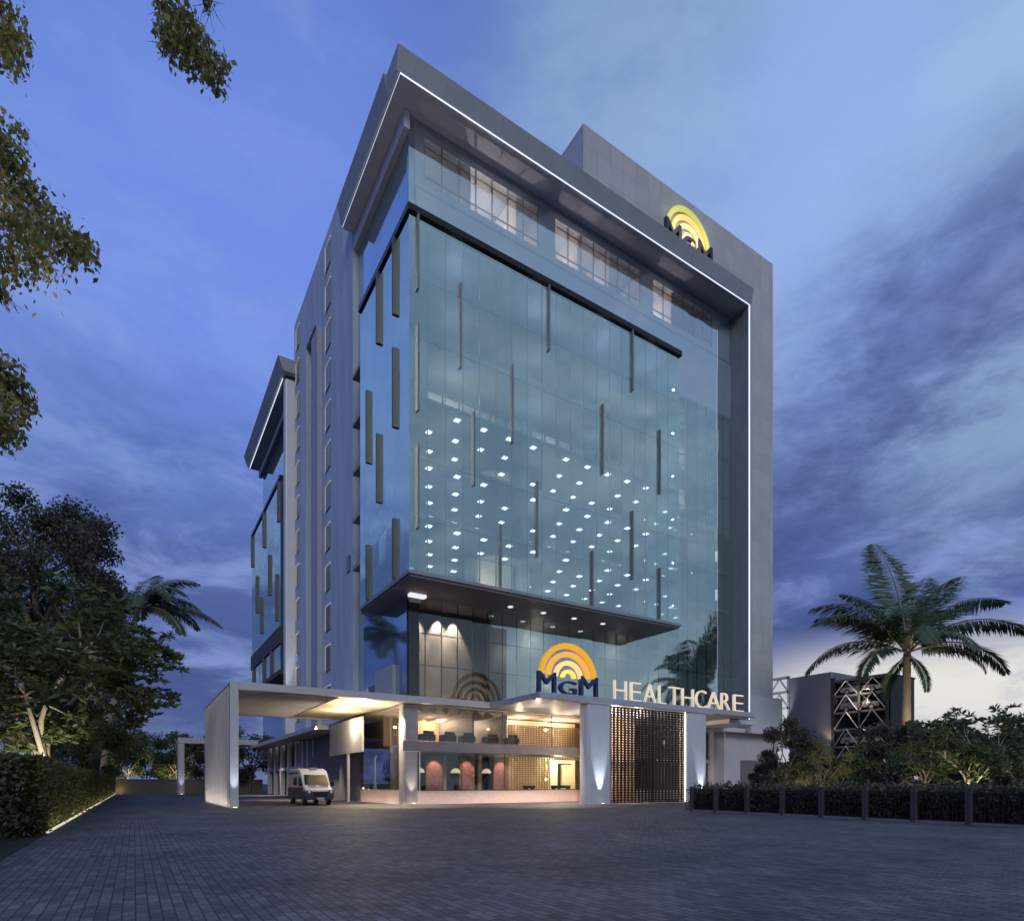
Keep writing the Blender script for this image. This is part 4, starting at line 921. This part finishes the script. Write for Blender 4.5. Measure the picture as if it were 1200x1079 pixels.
lamp('POINT', (53.5, -5.5, 13.0), 160, (1, .78, .5), 'deck_light', size=.2); lamp('POINT', (51.0, -5.6, 11.2), 110, (1, .8, .6), 'deck_light', size=.2); lamp('POINT', (53, -5.6, 7.5), 110, (1, .8, .5), 'deck_light', size=.2)
lamp('SPOT', (51.2, -2.6, 6.0), 120, (1, .74, .5), 'wall_glow', to=(52.1, -1.8, 11), size=.2, spot=80)
def wheel(parent, x, y, z, r, w):
    t = MB().tube([(x-w/2, y, z), (x+w/2, y, z)], r, 22).build('wheel', bpy.data.materials.get('tyre') or mat('tyre', (.015, .015, .016), .8), parent)
    MB().tube([(x-w/2-.012, y, z), (x+w/2+.012, y, z)], r*.6, 14).build('rim', bpy.data.materials.get('rim') or mat('rim', (.5, .5, .52), .3, .8), t)
def car(label, x, y, z, paint, suv):
    c = thing('parked_car', label, 'car', (x, y, z), 0, 'cars on the decks of the parking tower'); h = 1.0 if suv else .86; top = 1.72 if suv else 1.42
    body = [(-2.2, .3), (-2.25, .62), (-2.15, h-.1), (-1.3, h), (-.5, h+.02), (1.5, h+.05), (2.15, h), (2.25, .6), (2.2, .3)]
    MB().prism(body, 0, -.88, .88).build('body', paint, c, bevel=.09)
    cab = [(-1.25, h+.02), (-.45, top-.04), (.1, top), (1.2 if not suv else 1.7, top-.04), (1.9 if not suv else 2.1, h+.04)]
    MB().prism(cab, 0, -.76, .76).build('cabin', paint, c, bevel=.1)
    win = [(-1.0, h+.07), (-.42, top-.13), (.1, top-.1), (1.15, top-.13), (1.6, h+.09)]
    MB().prism(win, 0, -.775, .775).build('side_windows', M['pane'], c)
    for yy in (-1.4, 1.4):
        for xx in (-.8, .8): wheel(c, xx, yy, .33, .34, .22)
    for s in (-.6, .6): MB().box(s-.2, s+.2, -2.27, -2.2, .62, .78).build('headlight', M['white'], c)
car('silver low saloon car on the top deck', 53.2, -5.4, 11.8, mat('silver_paint', (.42, .43, .45), .25, .5, .03), False)
car('grey tall estate car on the second deck from the top', 53.2, -5.3, 9.85, mat('grey_paint', (.28, .29, .32), .25, .5, .03), True)
car('pale car low down behind the shrubs', 53.2, -5.4, 5.9, mat('pale_paint', (.5, .48, .44), .25, .4, .03), True)

# ------------------------------------------------------------------ ambulance
V = thing('ambulance_van', 'white high roofed ambulance van with dark lower half parked under the glowing ceiling', 'van', (-5.95, 5.15, 0), R(0))
wp = mat('white_van_paint', (.52, .55, .66), .3, 0, .04); nv = mat('navy_van_paint', (.035, .045, .085), .3, .1, .1); mr_ = mat('maroon_band', (.14, .035, .04), .35, 0, .1)
up = [(-2.98, .98), (-2.9, 1.16), (-2.15, 1.42), (-1.45, 2.28), (-1.0, 2.58), (-.3, 2.72), (2.7, 2.74), (2.95, 2.6), (3.0, .98)]
MB().prism(up, 0, -1.0, 1.0).build('body', wp, V, bevel=.11)
lo = [(-3.06, .42), (-3.08, .72), (-3.0, 1.0), (3.0, 1.0), (3.02, .42)]
MB().prism(lo, 0, -1.012, 1.012).build('lower_body', nv, V, bevel=.06)
MB().box(-1.022, 1.022, -2.1, 2.96, .98, 1.3).build('side_band', mr_, V)
# windscreen, lying on the raked front
def slab(mb, y0, z0, y1, z1, x0, x1, t=.03):
    n = Vector((0, -(z1-z0), (y1-y0))).normalized(); n = n if n.z > 0 else -n
    i = len(mb.v)
    for tt in (0.0, t):
        for x, y, z in ((x0, y0, z0), (x1, y0, z0), (x1*.93, y1, z1), (x0*.93, y1, z1)): mb.v.append((x, y+n.y*tt, z+n.z*tt))
    mb.f += [(i, i+3, i+2, i+1), (i+4, i+5, i+6, i+7), (i, i+1, i+5, i+4), (i+1, i+2, i+6, i+5), (i+2, i+3, i+7, i+6), (i+3, i, i+4, i+7)]
    return mb
slab(MB(), -2.1, 1.5, -1.5, 2.22, -.86, .86).build('windscreen', M['pane'], V)
for s in (-1, 1):
    MB().prism([(-1.95, 1.45), (-1.3, 2.12), (-.75, 2.12), (-.75, 1.4)], 0, s*1.005-.012, s*1.005+.012).build('side_window', M['pane'], V)
    MB().box(s*1.005-.01, s*1.005+.01, -.2, 1.0, 1.45, 2.1).build('side_window', M['pane'], V)
    MB().box(s*1.005-.01, s*1.005+.01, -.4, 2.7, 2.3, 2.45).build('roof_stripe', nv, V)
    MB().box(s*1.17-.1, s*1.17+.1, -2.05, -1.9, 1.4, 1.75).build('wing_mirror', M['dark'], V)
    q = MB().box(s*.78-.17, s*.78+.17, -3.1, -2.97, .86, 1.1).build('headlight', M['pane'], V); MB().lathe([(.1, 0), (.1, .03), (.02, .05)], (0, 0, 0), 12).build('lens', M['white'], q).matrix_local = __import__('mathutils').Matrix.Translation((s*.78, -3.1, .98)) @ __import__('mathutils').Matrix.Rotation(R(90), 4, 'X')
    for yy in (-2.0, 1.75): wheel(V, s*.88, yy, .36, .37, .24)
MB().box(-.52, .52, -3.1, -3.04, .62, .98).build('grille', M['dark'], V)
MB().box(-.26, .26, -3.13, -3.09, .46, .57).build('number_plate', wp, V)
MB().box(-.7, -.1, -2.3, -2.24, 1.4, 1.45).box(.15, .75, -2.3, -2.24, 1.4, 1.45).build('wipers', M['dark'], V)
MB().box(-.28, .28, -.95, -.75, 2.6, 2.78).build('roof_beacon', M['fin'], V, bevel=.03)
tx = []
red = mat('red_lettering', (.5, .02, .03), .4)
for k, ch in enumerate('AMBULANCE'):
    q = letter(ch, .135, .17, .02, red, 'lettering', V, 0, 0, .03); q.location = (-.76+k*.17, -2.62, 1.262); q.rotation_euler = (R(-67), 0, 0)

# ------------------------------------------------------------------ furniture in the lobby
def armchair(x, y, z, rz, label):
    a = thing('armchair', label, 'armchair', (x, y, z), rz, 'dark armchairs along the gallery edge')
    MB().box(-.45, .45, -.4, .4, .14, .42).build('seat', M['fur'], a, bevel=.05); MB().box(-.45, .45, .28, .46, .42, .86).build('backrest', M['fur'], a, bevel=.06)
    for s in (-1, 1): MB().box(s*.5-.09, s*.5+.09, -.4, .46, .14, .62).build('arm', M['fur'], a, bevel=.04)
    for s in (-1, 1):
        for q in (-.3, .35): MB().box(s*.45-.03, s*.45+.03, q-.03, q+.03, 0, .14).build('leg', M['dark'], a)
for k, x in enumerate((1.9, 3.7, 5.4, 7.6, 9.6)):
    armchair(x, .95, 4.8, R(180), ['dark armchair on the gallery nearest the corner column', 'second dark armchair on the gallery from the corner column', 'dark armchair on the gallery left of the lit timber wall', 'dark armchair on the gallery before the lit timber wall', 'dark armchair on the gallery left of the copper lattice'][k])
for k, x in enumerate((1.75, 4.95, 7.85)):
    p = thing('dome_lamp', ['pale dome floor lamp nearest the corner column', 'middle pale dome floor lamp between two patterned panels', 'pale dome floor lamp right of the middle patterned panel'][k], 'lamp', (x, 2.0, 1.0), 0, 'dome lamps in the lower lobby')
    MB().lathe([(.22, 0), (.22, .03), (.03, .05), (.025, 1.5)], (0, 0, 0), 14).build('stand', M['dark'], p)
    MB().lathe([(.42, 1.45), (.38, 1.62), (.26, 1.76), (.08, 1.84)], (0, 0, 0), 20).build('lamp_shade', emit('lamp_shade_glow', (1, .75, .5), .45) if k == 0 else bpy.data.materials['lamp_shade_glow'], p, smooth=True)
def bench(x, w, label):
    b = thing('bench_seat', label, 'bench', (x, 1.1, 1.0), 0, 'dark benches at the lower lobby window'); MB().box(-w/2, w/2, -.3, .3, .18, .42).build('seat', M['fur'], b, bevel=.04)
    for s in (-1, 1): MB().box(s*(w/2-.1)-.04, s*(w/2-.1)+.04, -.25, .25, 0, .18).build('leg', M['dark'], b)
bench(11.6, .9, 'short dark bench before the copper lattice'); bench(15.0, 1.8, 'long dark bench before the bright reception')
t = thing('potted_plant', 'leafy pot plant inside the side window by the white column', 'plant', (1.2, 6.6, 1.0))
MB().lathe([(.25, 0), (.34, .5), (.3, .52)], (0, 0, 0), 16).build('pot', M['column'], t)
n = 500; p = unit(n)*(rng.random(n)**.5)[:, None]*np.array([.8, .9, 1.1]) + np.array([0, 0, 1.6]); ln = .3*(.7+.6*rng.random(n)); leaf_mesh('foliage', p, unit(n)+np.array([0, 0, .2]), unit(n), ln, ln*.4, M['leaf'], t)
lamp('POINT', (.9, 5.4, 4.6), 14, WARMW, 'lobby_light', size=.03)
